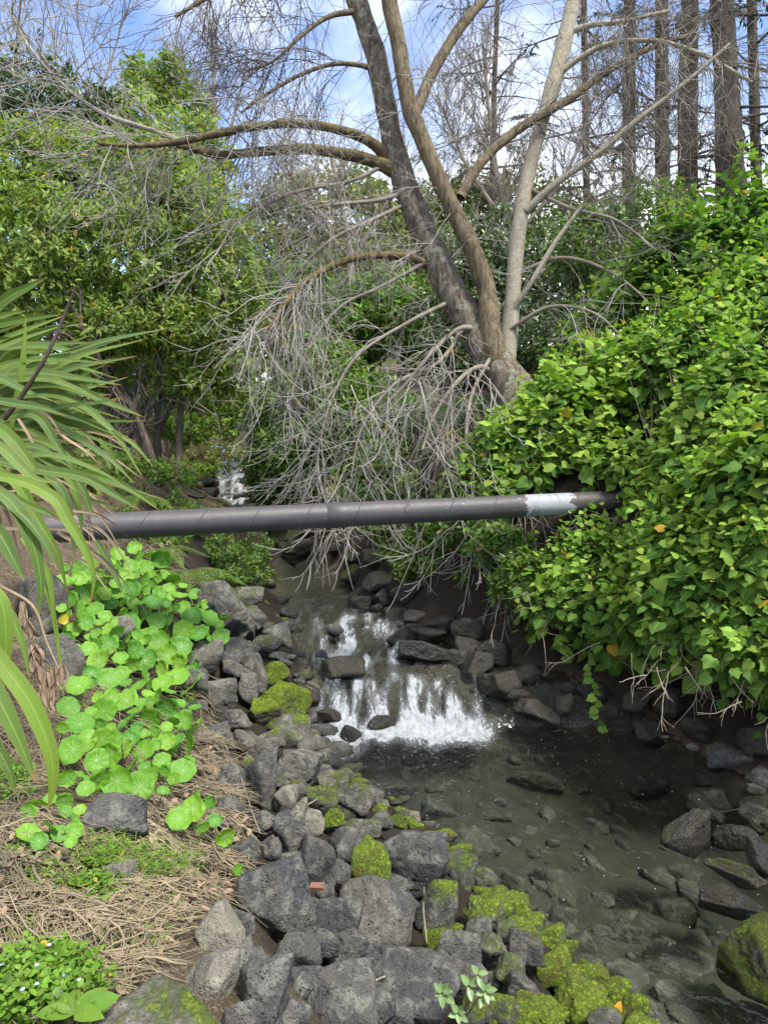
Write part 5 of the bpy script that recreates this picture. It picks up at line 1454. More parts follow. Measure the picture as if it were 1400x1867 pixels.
# bare trees against the sky
def bare_tree(label, base, ctrls, n1, L1, n2, L2, mat, seed, r=0.012, name='bare_tree', group=None):
    rg = np.random.default_rng(seed)
    root = thing(name, base, label, 'tree', group)
    ps = []
    for k, c in enumerate(ctrls):
        pts, rad = limb(root, 'trunk' if k == 0 else 'branch', c, mat, 8, 30, .06, seed + k)
        ps.append(catmull(pts, 26))
    paths = np.stack(ps)
    p, d, i, s = spawn(paths, n1, .25, 1, .9, rg)
    a = grow(p, unit(d + [0, 0, .3]), rg.uniform(*L1, n1), 10, -.04, .12, 0, rg)
    p, d, i, s = spawn(a, n2, .15, .98, .7, rg)
    b = grow(p, unit(d + [0, 0, .15]), rg.uniform(*L2, n2), 7, -.03, .14, 0, rg)
    p, d, i, s = spawn(b, n2 * 2, .15, .98, .7, rg)
    c = grow(p, d, rg.uniform(L2[0] * .3, L2[1] * .5, n2 * 2), 5, -.02, .14, 0, rg)
    V, F = join([tubes(a, np.linspace(r, r * .4, 10)[None] * np.ones((n1, 1)), 4), tubes(b, np.linspace(r * .5, r * .25, 7)[None] * np.ones((n2, 1)), 3), tubes(c, np.linspace(r * .3, r * .18, 5)[None] * np.ones((n2 * 2, 1)), 3)])
    part('twigs', root, V, F, mat, kind='stuff')
    return root
bare_tree('fine bare tree top against the blue sky right of the stump', gp(400, 26), [[(400, 560, 25, 20), (395, 330, 25, 14), (390, 150, 25, 7), (385, 40, 25, 3)], [(396, 330, 25, 8), (430, 200, 25, 5), (450, 120, 25, 2)], [(394, 300, 25, 8), (345, 170, 25, 5), (330, 60, 25, 2)]], 60, (.8, 2.0), 420, (.4, 1.1), M_TWIGB, 111, .02)
bare_tree('thin bare tree whose twigs fill the upper left sky', gp(120, 17), [[(130, 560, 16, 14), (140, 330, 16, 9), (110, 150, 16, 5), (90, 20, 16, 3)], [(138, 300, 16, 6), (200, 120, 16, 4), (230, 20, 16, 2)], [(130, 260, 16, 6), (40, 120, 16, 4), (10, 30, 16, 2)]], 46, (.6, 1.5), 260, (.3, .8), M_TWIGB, 112, .012)
bare_tree('leafless tree behind the willow with upswept twigs', gp(620, 22), [[(640, 640, 21, 18), (640, 480, 21, 14), (620, 360, 21, 9), (600, 260, 21, 4)], [(640, 480, 21, 10), (700, 380, 21, 6), (740, 300, 21, 3)], [(638, 470, 21, 9), (560, 380, 21, 6), (520, 300, 21, 3)], [(642, 560, 21, 9), (760, 450, 21, 6), (820, 360, 21, 3)]], 90, (.8, 2.0), 480, (.4, 1.1), M_TWIGB, 113, .016)
bare_tree('grey twiggy tree between the willow and the conifers', gp(1000, 17), [[(960, 600, 17, 16), (930, 430, 17, 12), (900, 280, 17, 8), (880, 80, 17, 4)], [(935, 440, 17, 9), (1040, 300, 17, 6), (1090, 150, 17, 3)], [(950, 520, 17, 9), (1090, 420, 17, 7), (1180, 300, 17, 4)], [(930, 420, 17, 9), (850, 300, 17, 6), (800, 180, 17, 3)]], 150, (.7, 1.9), 1500, (.35, 1.0), M_TWIGB, 114, .013)

# conifers on the right
def conifer(px, d, w, label, seed, lean=0.0, side=None, clumps=40, flare=1.0):
    rg = np.random.default_rng(seed)
    base = gp(px, d)
    root = thing('conifer_tree', base, label, 'tree', 'tall conifers on the right skyline')
    c = [(px, 720, d, w * 1.3 * flare), (px, 480, d, w * 1.1 * flare), (px - 4 + lean * .2, 330, d, w * (1 + (flare - 1) * .5)), (px - 4 + lean * .5, 150, d, w * .92), (px - 2 + lean, -40, d, w * .85), (px + lean * 1.4, -300, d, w * .7), (px + lean * 1.8, -700, d, w * .4)]
    pts, rad = limb(root, 'trunk', c, M_TRUNK, 14, 60, .10, seed)
    n = clumps
    K = 60
    k = rg.integers(12, 56, n)
    p0 = pts[k]
    az = rg.uniform(0, 2 * math.pi, n)
    d0 = unit(np.stack([np.cos(az), np.sin(az) * .6, rg.uniform(-.2, .35, n)], -1))
    a = grow(p0, d0, rg.uniform(1.0, 3.2, n), 12, .05, .06, .1, rg)
    for j in range(n):
        V, F = tubes(a[j:j + 1], np.linspace(.05, .012, 12)[None] * rg.uniform(.6, 1.2), 5)
        part('branch', root, V, F, M_TRUNK)
    p1, d1, i, s = spawn(a, n * 9, .2, 1, .8, rg)
    b = grow(p1, unit(d1 + [0, 0, -.1]), rg.uniform(.3, .9, n * 9), 7, .1, .1, 0, rg)
    V, F = tubes(b, np.linspace(.012, .004, 7)[None] * np.ones((n * 9, 1)), 3)
    part('twigs', root, V, F, M_TWIGD, kind='stuff')
    live = rg.random(n) < .55
    src = b[live[i]]
    if len(src):
        p2, d2, i2, s2 = spawn(src, len(src) * 22, .2, 1, .6, rg)
        t = unit(d2 + [0, 0, -.5] + rg.normal(0, .3, d2.shape))
        V, F, A = leaves(leaf_lance(.10, .02, .1), p2, t, unit(rg.normal(0, 1, t.shape)), rg.uniform(.10, .22, len(p2)), rg.random(len(p2)), rg=rg)
        part('crown', root, V, F, M_CONIF, A, kind='stuff')
conifer(1150, 21, 25, 'slim conifer trunk leftmost of the tall row', 121, 0, clumps=26)
conifer(1212, 22, 26, 'slim dark conifer trunk second from the left of the tall row', 122, -4, clumps=22)
conifer(1256, 20, 35, 'thick brown conifer trunk in the middle of the tall row', 123, 4, clumps=26)
conifer(1340, 19, 46, 'thickest conifer trunk flaring at its foot on the right', 124, -25, clumps=30, flare=1.25)
conifer(1385, 23, 19, 'thin conifer trunk closest to the right edge of the photo', 125, -15, clumps=20)
conifer(1075, 26, 13, 'thin dark conifer just right of the pale willow stem', 126, -10, clumps=52)
conifer(900, 30, 10, 'farthest conifer seen between the willow stems', 127, 10, clumps=46)

# ------------------------------------------------------------------ flax
def ribbon(pts, w, side, fold=0.25, K=None):
    """A strap leaf: three vertices across, folded along the keel. Returns verts, quads, along, across."""
    pts = np.asarray(pts, float)
    K = len(pts)
    tan = unit(np.gradient(pts, axis=0))
    s = unit(side - (side * tan).sum(-1, keepdims=True) * tan)
    n = np.cross(s, tan)
    f = np.linspace(-1, 1, 5)
    v = pts[:, None] + (w[:, None, None] * f[None, :, None]) * s[:, None] + (w[:, None] * fold * np.abs(f)[None])[..., None] * n[:, None]
    i = np.arange(K * 5).reshape(K, 5)
    q = np.stack([i[:-1, :-1], i[:-1, 1:], i[1:, 1:], i[1:, :-1]], -1).reshape(-1, 4)
    return v.reshape(-1, 3), q, np.repeat(np.linspace(0, 1, K), 5), np.tile(f, K)

def flax():
    rg = np.random.default_rng(131)
    base = on_bank(-2.0, 3.3)
    root = thing('flax_plant', base, 'big clump of strappy green flax leaves spilling in from the left edge', 'plant')
    prof = lambda K, tip=.55: np.clip(np.minimum(.75 + .8 * np.linspace(0, 1, K), 1) * np.minimum((1 - np.linspace(0, 1, K)) / tip, 1) ** .8, .02, 1)
    def put(ctrl, wpx, age, dead=False, twist=0.0):
        c = np.array([P(*p_) for p_ in ctrl])
        K = 26
        pts = catmull(c, K)
        dm = np.mean([p_[2] for p_ in ctrl])
        w = prof(K) * wpx * .84 * dm / FPX / 2
        tan = unit(np.gradient(pts, axis=0))
        view = unit(EYE - pts)
        s = unit(np.cross(tan, view + np.array([0, 0, .5]) + rg.normal(0, .25, 3)))
        ang = np.linspace(0, twist, K)[:, None]
        s = s * np.cos(ang) + np.cross(tan, s) * np.sin(ang)
        V, F, al, ac = ribbon(pts, w, s, .3)
        part('dead_leaf' if dead else 'leaf', root, V, F, M_DRY if dead else M_FLAX, {'along': al, 'across': ac, 'age': age})
    # leaves traced one by one: (column, row, distance)
    T = [
     ([(-70, 640, 3.1), (0, 555, 3.1), (50, 525, 3.1), (80, 510, 3.1)], 22, .7), ([(-90, 620, 3.3), (0, 578, 3.3), (50, 566, 3.3)], 16, .5), ([(-90, 610, 3.2), (30, 585, 3.2), (115, 573, 3.2)], 18, .6),
     ([(-90, 640, 3.3), (20, 600, 3.3), (90, 572, 3.3)], 22, .8), ([(-60, 660, 3.1), (40, 620, 3.1), (120, 592, 3.1)], 17, .5), ([(-80, 600, 3.4), (60, 640, 3.4), (165, 612, 3.4)], 18, .4),
     ([(-60, 610, 3.3), (60, 625, 3.3), (185, 624, 3.3)], 14, .6), ([(-60, 640, 3.2), (80, 632, 3.2), (185, 658, 3.2)], 22, .75), ([(-40, 680, 3.1), (90, 660, 3.1), (215, 690, 3.1)], 20, .6),
     ([(-60, 690, 3.0), (60, 680, 3.0), (140, 690, 3.0), (222, 702, 3.0)], 24, .8), ([(-40, 700, 2.9), (70, 690, 2.9), (130, 705, 2.9), (178, 726, 2.9)], 20, .65), ([(-30, 720, 3.0), (100, 700, 3.0), (200, 735, 3.0), (262, 760, 3.0)], 22, .7),
     ([(-70, 660, 2.8), (0, 690, 2.8), (50, 715, 2.8), (100, 732, 2.8)], 22, .85), ([(-60, 720, 2.7), (20, 735, 2.7), (80, 745, 2.7), (120, 758, 2.7)], 20, .9), ([(-60, 740, 3.0), (100, 720, 3.0), (200, 780, 3.0), (262, 872, 3.0)], 20, .6),
     ([(-40, 780, 2.8), (60, 755, 2.8), (110, 820, 2.8), (155, 880, 2.8)], 20, .75), ([(-60, 760, 2.6), (10, 790, 2.6), (60, 850, 2.6), (95, 900, 2.6)], 30, .45), ([(-60, 700, 3.2), (130, 760, 3.2), (230, 800, 3.2), (280, 850, 3.2)], 16, .5),
     ([(-50, 830, 2.6), (60, 855, 2.6), (150, 870, 2.6), (215, 905, 2.6), (255, 930, 2.6)], 24, .75), ([(-50, 800, 2.8), (100, 850, 2.8), (200, 875, 2.8), (250, 900, 2.8), (290, 930, 2.8)], 20, .6), ([(-60, 860, 2.4), (40, 878, 2.4), (100, 910, 2.4), (125, 950, 2.4), (155, 1000, 2.4), (172, 1050, 2.4), (165, 1105, 2.4)], 27, .12),
     ([(-40, 840, 2.5), (30, 880, 2.5), (70, 950, 2.5), (105, 1010, 2.5), (125, 1085, 2.5)], 24, .2), ([(-30, 880, 2.3), (25, 920, 2.3), (60, 990, 2.3), (75, 1060, 2.3), (70, 1130, 2.3)], 32, .7), ([(-30, 910, 2.3), (30, 930, 2.3), (75, 980, 2.3), (105, 1040, 2.3)], 28, .85),
     ([(-40, 940, 2.2), (0, 975, 2.2), (25, 1020, 2.2), (45, 1060, 2.2)], 34, .8), ([(60, 860, 2.7), (110, 890, 2.7), (130, 960, 2.7), (138, 1030, 2.7)], 20, .9), ([(70, 830, 2.8), (125, 870, 2.8), (145, 930, 2.8), (150, 975, 2.8)], 18, .4),
     ([(40, 980, 2.4), (85, 1040, 2.4), (98, 1110, 2.4), (105, 1180, 2.4)], 13, .15), ([(60, 1010, 2.4), (92, 1100, 2.4), (108, 1190, 2.4), (118, 1285, 2.4)], 11, .2), ([(175, 985, 2.9), (195, 1020, 2.9), (215, 1060, 2.9), (225, 1085, 2.9)], 15, .9),
     ([(-60, 1120, 2.0), (0, 1205, 2.0), (55, 1280, 2.0), (92, 1370, 2.0), (97, 1430, 2.0), (88, 1478, 2.0)], 40, .1), ([(-60, 1180, 1.95), (-10, 1260, 1.95), (35, 1350, 1.95), (65, 1425, 1.95)], 40, .55), ([(-50, 1050, 2.1), (0, 1090, 2.1), (12, 1160, 2.1), (5, 1240, 2.1), (-5, 1290, 2.1)], 30, .2),
     ([(-40, 1080, 2.2), (10, 1110, 2.2), (40, 1170, 2.2), (55, 1240, 2.2)], 22, .45), ([(20, 780, 2.9), (38, 700, 2.9), (45, 630, 2.9), (48, 575, 2.9)], 14, .2), ([(20, 760, 2.9), (35, 700, 2.9), (45, 640, 2.9)], 10, .25),
     ([(-60, 900, 2.4), (0, 900, 2.4), (60, 925, 2.4), (110, 945, 2.4)], 22, .6), ([(-60, 790, 2.5), (0, 815, 2.5), (60, 870, 2.5), (110, 880, 2.5)], 24, .5), ([(120, 860, 2.9), (150, 890, 2.9), (165, 930, 2.9), (180, 945, 2.9)], 16, .8),
     ([(180, 800, 3.1), (205, 830, 3.1), (218, 870, 3.1)], 12, .15), ([(-60, 1300, 1.9), (-20, 1340, 1.9), (15, 1400, 1.9), (30, 1450, 1.9)], 30, .7),
     ([(-40, 860, 2.7), (80, 830, 2.7), (180, 860, 2.7), (230, 890, 2.7)], 18, .7), ([(-40, 730, 3.0), (90, 770, 3.0), (190, 830, 3.0), (245, 880, 3.0)], 18, .8), ([(-20, 820, 2.8), (60, 815, 2.8), (130, 850, 2.8), (190, 905, 2.8)], 20, .85),
    ]
    for c, w, a in T:
        put(c, w, a, twist=rg.normal(0, .25))
    for k in range(85):                                          # the rest of the clump, behind the traced ones
        d = rg.uniform(2.9, 3.7)
        y0 = rg.uniform(740, 950)
        a = rg.uniform(-.75, .45)
        L = rg.uniform(220, 380) * 3.1 / d
        x0 = rg.uniform(-170, -20)
        e = (x0 + L * math.cos(a * .9), y0 + L * math.sin(a * .9) - 60)
        if e[1] < 560: e = (e[0], 560 + rg.uniform(0, 60))
        m = ((x0 + e[0]) / 2, (y0 + e[1]) / 2 - rg.uniform(20, 70))
        put([(x0, y0, d), (*m, d), (*e, d + rg.uniform(-.1, .1))], rg.uniform(13, 22), rg.uniform(.3, 1), twist=rg.normal(0, .3))
    for k in range(46):                                          # dry straps hanging in the skirt
        d = rg.uniform(2.7, 3.5)
        x0, y0 = rg.uniform(-60, 120), rg.uniform(740, 1000)
        L = rg.uniform(100, 240)
        a = rg.uniform(.25, 1.3)
        e = (x0 + L * math.cos(a), y0 + L * math.sin(a))
        if e[0] > 275: continue
        put([(x0, y0, d), ((x0 + e[0]) / 2 + 10, (y0 + e[1]) / 2 - 18, d), (*e, d)], rg.uniform(4, 11), .5, dead=True, twist=rg.normal(0, 1.2))
    # old flower stalk with its stubs
    c = catmull(np.array([P(8, 765, 2.75), P(45, 715, 2.75), P(85, 650, 2.75), P(118, 575, 2.8), P(140, 520, 2.8)]), 24)
    V, F = tube1(c, np.linspace(.011, .004, 24), 7, .15, 3, 40)
    stalk = part('flower_stalk', root, V, F, M_STALK)
    # dry seed stalk drooping in front of the stone
    c = catmull(np.array([P(0, 1068, 2.3), P(60, 1105, 2.3), P(85, 1170, 2.3), P(110, 1225, 2.3)]), 20)
    part('dry_stalk', root, *tube1(c, np.linspace(.006, .003, 20), 6, .1, 5, 40), M_DRY)
    ch = []
    for (px, py) in ((55, 1150), (62, 1200), (72, 1230), (85, 1250), (100, 1240), (112, 1235), (45, 1120), (68, 1215), (78, 1268), (92, 1275)):
        for k in range(5):
            q = catmull(np.array([P(px + rg.normal(0, 4), py - 25, 2.3), P(px + rg.normal(0, 6), py, 2.3), P(px + rg.normal(0, 7), py + 22, 2.3)]), 7)
            w = np.array([.2, .8, 1, .9, .7, .4, .1]) * .009
            V, F, al, ac = ribbon(q, w, np.tile(unit(rg.normal(0, 1, 3)), (7, 1)), .5)
            ch.append((V, F))
    part('seed_husks', root, *join(ch), M_DRY, kind='stuff')
flax()

# ------------------------------------------------------------------ nasturtium
def disc(seed, rings=5, n=36, age=0.0):
    rg = np.random.default_rng(seed)
    a = np.arange(n) * 2 * math.pi / n
    lobes = rg.integers(7, 10)
    R = 1 + 0.045 * np.cos(a * lobes + rg.uniform(0, 6)) + 0.03 * np.cos(a * 3 + rg.uniform(0, 6)) + .05 * np.cos(a + 1)
    v = [[0, 0, 0]]
    for k in range(1, rings + 1):
        r = k / rings
        z = rg.uniform(.04, .2) * r ** 2 * (1 + .9 * np.cos(2 * a + rg.uniform(0, 6))) + .035 * r * np.cos(a * 9 / 2 * 2) - .05 * (1 - r)
        v += [[r * R[j] * math.cos(a[j]), r * R[j] * math.sin(a[j]), z[j]] for j in range(n)]
    f3 = [[0, 1 + j, 1 + (j + 1) % n] for j in range(n)]
    f4 = [[1 + (k - 1) * n + j, 1 + k * n + j, 1 + k * n + (j + 1) % n, 1 + (k - 1) * n + (j + 1) % n] for k in range(1, rings) for j in range(n)]
    return mesh('leaf', np.array(v), [np.array(f3), np.array(f4)], M_NAST, {'age': age})
NAST = [disc(200 + k, age=a) for k, a in enumerate((0, 0, .15, .3, .5, .8))]
def in_poly(x, y, poly):
    c = False
    n = len(poly)
    for i in range(n):
        x0, y0 = poly[i]; x1, y1 = poly[i - 1]
        if (y0 > y) != (y1 > y) and x < (x1 - x0) * (y - y0) / (y1 - y0) + x0: c = not c
    return c
def nasturtium(label, poly, n, spots, seed, lift=.13, gap=.62):
    rg = np.random.default_rng(seed)
    xs, ys = [p_[0] for p_ in poly], [p_[1] for p_ in poly]
    got = [(x, y, s) for (x, y, s) in spots]
    tries = 0
    while len(got) < n and tries < 9000:
        tries += 1
        x, y = rg.uniform(min(xs), max(xs)), rg.uniform(min(ys), max(ys))
        if not in_poly(x, y, poly): continue
        s = np.interp(y, [990, 1100, 1250, 1400, 1550], [27, 34, 42, 44, 42]) * rg.choice([.55, .75, .9, 1.0, 1.1, 1.25])
        if all((x - a) ** 2 + (y - b) ** 2 > (gap * .5 * (s + c)) ** 2 for a, b, c in got): got.append((x, y, s))
    px = np.array([g[0] for g in got]); py = np.array([g[1] for g in got]); sz = np.array([g[2] for g in got])
    hp, hd = hits(px, py + 18)
    base = hp[int(np.argmin(np.abs(px - px.mean()) + np.abs(py - py.mean())))]
    root = thing('nasturtium', base, label, 'plant', 'nasturtiums on the left bank')
    d = hd - rg.uniform(.08, .08 + lift, len(px))
    p = P(px, py, d)
    st = []
    for i in range(len(px)):
        tc = unit(EYE - p[i])
        n_ = unit(np.array([0, 0, .6]) + tc * .85 + rg.normal(0, .2, 3))
        t = unit(rg.normal(0, 1, 3))
        place('leaf', NAST[int(rg.integers(len(NAST)))], root, p[i], t, n_, float(sz[i] * d[i] / FPX / 2))
        e = hp[i] + rg.normal(0, .05, 3) * [1, 1, 0] + [0, 0, -.02]
        m = (p[i] + e) / 2 + rg.normal(0, .02, 3)
        st.append(catmull(np.array([p[i] - n_ * .003, m, e]), 8))
    V, F = tubes(np.stack(st), np.full((len(st), 8), .0022), 5)
    part('stems', root, V, F, M_WEED, {'age': .3, 'rnd': .3, 'edge': 1.0}, kind='stuff')
    return root
nasturtium('sprawling mass of round bright green nasturtium leaves below the pipe', [(110, 1075), (120, 1030), (175, 1005), (235, 995), (290, 1010), (345, 1075), (410, 1125), (400, 1165), (345, 1170), (365, 1240), (375, 1320), (350, 1345), (360, 1385), (340, 1420), (300, 1450), (230, 1440), (160, 1440), (120, 1420), (140, 1390), (112, 1330), (130, 1270), (135, 1200), (115, 1140)],
           215, [(327, 1492, 47), (384, 1127, 34), (404, 1160, 32), (357, 1212, 21), (147, 1320, 50), (190, 1296, 44), (262, 1370, 52)], 141)
nasturtium('small nasturtium sprig at the foot of the flax leaf', [(48, 1468), (80, 1440), (150, 1470), (155, 1530), (90, 1545), (45, 1520)], 13, [(70, 1468, 38), (118, 1480, 30), (92, 1508, 32)], 142, .06)
nasturtium('few nasturtium leaves trailing over the straw beside the boulders', [(340, 1440), (400, 1440), (440, 1530), (390, 1540), (350, 1480)], 7, [(411, 1525, 36), (391, 1496, 26), (383, 1463, 24), (433, 1585, 22), (356, 1452, 24)], 143, .06)

# ------------------------------------------------------------------ ferns
def fern(px, py, d, fronds, label, seed, size=.55):
    rg = np.random.default_rng(seed)
    root = thing('fern', P(px, py, d), label, 'fern', 'ferns behind the pipe')
    b = np.array(root.location[:])
    for k in range(fronds):
        az = -1.2 + (k - (fronds - 1) / 2) * 2.6 / fronds + rg.normal(0, .15)
        dr = np.array([math.cos(az), math.sin(az), .45])
        L = size * rg.uniform(.7, 1.15)
        pts = grow(b[None], unit(dr)[None], np.array([L]), 22, .09, .015, 0, rg)[0]
        tan = unit(np.gradient(pts, axis=0))
        side = unit(np.cross(tan, [0, 0, 1.0]))
        up_ = np.cross(side, tan)
        P_, T_, N_, S_ = [], [], [], []
        for i in range(3, 22, 2):
            f = i / 21
            ln = L * .30 * math.sin(math.pi * min(1, .12 + f * .88)) ** .8 * (1.05 - f * .55)
            for s in (-1, 1):
                pd = unit(side[i] * s + tan[i] * .45 - up_[i] * .12)
                m = max(3, int(ln / .026))
                for j in range(m):
                    g = (j + .5) / m
                    q = pts[i] + pd * ln * g - up_[i] * .05 * g * g * ln
                    for s2 in (-1, 1):
                        P_.append(q); T_.append(unit(np.cross(pd, up_[i]) * s2 + pd * .5)); N_.append(up_[i]); S_.append(.030 * (1 - .7 * g) * (L / .5) + .004)
        V, F, A = leaves(leaf_lance(.3, .02, .05), np.array(P_), np.array(T_), np.array(N_), np.array(S_), np.full(len(P_), rg.uniform(0, .5)), rg=rg)
        fr = part('frond', root, V, F, M_FERN, A)
        part_v, part_f = tube1(pts, np.linspace(.004, .0012, 22), 5)
        me = mesh('stalk', part_v - b, part_f, M_STEM)
        o = bpy.data.objects.new('stalk', me); COL.objects.link(o); o.parent = fr
fern(345, 1040, 7.6, 6, 'light green fern arching toward the creek below the pipe', 151, .62)
fern(300, 1000, 8.0, 5, 'feathery fern behind the nasturtium just under the pipe', 152, .55)
fern(255, 905, 9.4, 6, 'fern on the bank above the pipe beside the flax tips', 153, .6)
fern(330, 925, 9.6, 5, 'pale fern above the pipe left of the distant cascade', 154, .55)

# ------------------------------------------------------------------ litter, weeds and small things on the left bank
def litter():
    rg = np.random.default_rng(161)
    polys = [([(0, 1520), (150, 1520), (300, 1440), (400, 1360), (430, 1400), (470, 1560), (430, 1640), (330, 1700), (290, 1770), (150, 1867), (0, 1867)], 2000), ([(380, 1270), (440, 1400), (440, 1500), (380, 1440), (360, 1330)], 350), ([(0, 1050), (110, 1080), (130, 1250), (120, 1430), (0, 1520)], 700), ([(150, 985), (330, 990), (340, 1060), (150, 1040)], 350), ([(160, 1050), (370, 1050), (380, 1400), (140, 1430)], 700)]
    PX, PY = [], []
    for poly, n in polys:
        xs, ys = [p_[0] for p_ in poly], [p_[1] for p_ in poly]
        k = 0
        while k < n:
            x, y = rg.uniform(min(xs), max(xs)), rg.uniform(min(ys), max(ys))
            if in_poly(x, y, poly): PX.append(x); PY.append(y); k += 1
    p, d = hits(PX, PY)
    N = len(p)
    K = 7
    L = rg.uniform(.05, .30, N) * np.where(rg.random(N) < .06, 1.8, 1)
    az = rg.normal(-.3, 1.1, N)
    u = np.stack([np.cos(az), np.sin(az)], -1)
    pe = np.stack([-u[:, 1], u[:, 0]], -1)
    s = np.linspace(-.5, .5, K)
    bend = rg.normal(0, .18, N)
    xy = p[:, None, :2] + u[:, None] * (L[:, None] * s)[..., None] + pe[:, None] * (bend[:, None] * L[:, None] * (s ** 2 * 4))[..., None]
    z = H(xy[..., 0], xy[..., 1]) + rg.uniform(.004, .05, N)[:, None] + rg.normal(0, .08, N)[:, None] * L[:, None] * s
    pts = np.concatenate([xy, z[..., None]], -1)
    w = rg.uniform(.0007, .0020, N) * np.where(rg.random(N) < .10, 2.4, 1)
    V, F = tubes(pts, w[:, None] * (1 - .6 * np.abs(s) * 2)[None], 4)
    o = link('straw_litter', mesh('straw_litter', V, F, M_STRAW))
    tag(o, 'dry straw and dead stems strewn over the left bank', 'litter', kind='stuff')
litter()

def flakes():
    """flattened dead leaf bits between the straws"""
    rg = np.random.default_rng(163)
    poly = [(0, 1520), (150, 1520), (300, 1440), (400, 1360), (430, 1400), (470, 1560), (430, 1640), (330, 1700), (290, 1770), (150, 1867), (0, 1867)]
    X, Y = [], []
    while len(X) < 900:
        x, y = rg.uniform(0, 470), rg.uniform(1360, 1867)
        if in_poly(x, y, poly): X.append(x); Y.append(y)
    p, d = hits(X, Y)
    N = len(p)
    p[:, 2] = H(p[:, 0], p[:, 1]) + rg.uniform(.004, .03, N)
    t = unit(rg.normal(0, 1, (N, 3)) * [1, 1, .25])
    V, F, A = leaves(leaf_oval(.3, .15, -.2), p, t, unit(rg.normal(0, .35, (N, 3)) + [0, 0, 1]), rg.uniform(.015, .05, N), rg.random(N), widen=rg.uniform(.4, 1.2, N), rg=rg)
    tag(link('leaf_litter', mesh('leaf_litter', V, F, M_DRY, A)), 'crumbled brown leaf bits among the straw on the near bank', 'litter', kind='stuff')
flakes()

def straps():
    rg = np.random.default_rng(165)
    spots = [([(20, 1660), (120, 1640), (200, 1615), (260, 1600)], 9, 'long dry strap leaf lying across the weeds'), ([(240, 1590), (330, 1600), (400, 1650), (440, 1700)][:3], 8, 'dry strap leaf curling toward the pale block'),
             ([(265, 1490), (310, 1530), (350, 1600), (370, 1640)], 7, 'dry stem running down the straw slope'), ([(300, 1580), (360, 1575), (415, 1590), (450, 1612)], 9, 'arched dry blade beside the round dark boulder'),
             ([(150, 1780), (240, 1755), (320, 1725), (375, 1700)], 6, 'thin dry stalk pointing at the squared pale block'), ([(0, 1560), (60, 1575), (150, 1580), (210, 1570)], 8, 'grey dry leaf near the squared dark stone')]
    for c, w, lab in spots:
        q = []
        for (x, y) in c:
            h_, d_ = hit(x, y)
            q.append(P(x, y, d_ - .06))
        pts = catmull(np.array(q), 18)
        d_ = np.linalg.norm(pts.mean(0) - EYE)
        V, F, al, ac = ribbon(pts, w * d_ / FPX / 2 * np.clip(np.sin(np.linspace(.25, 3.0, 18)) * 1.3, .2, 1), np.tile(unit(np.array([.3, -.6, .5]) + rg.normal(0, .3, 3)), (18, 1)), .4)
        o = link('dry_blade', mesh('dry_blade', V, F, M_STRAW))
        tag(o, lab, 'dry leaf')
straps()

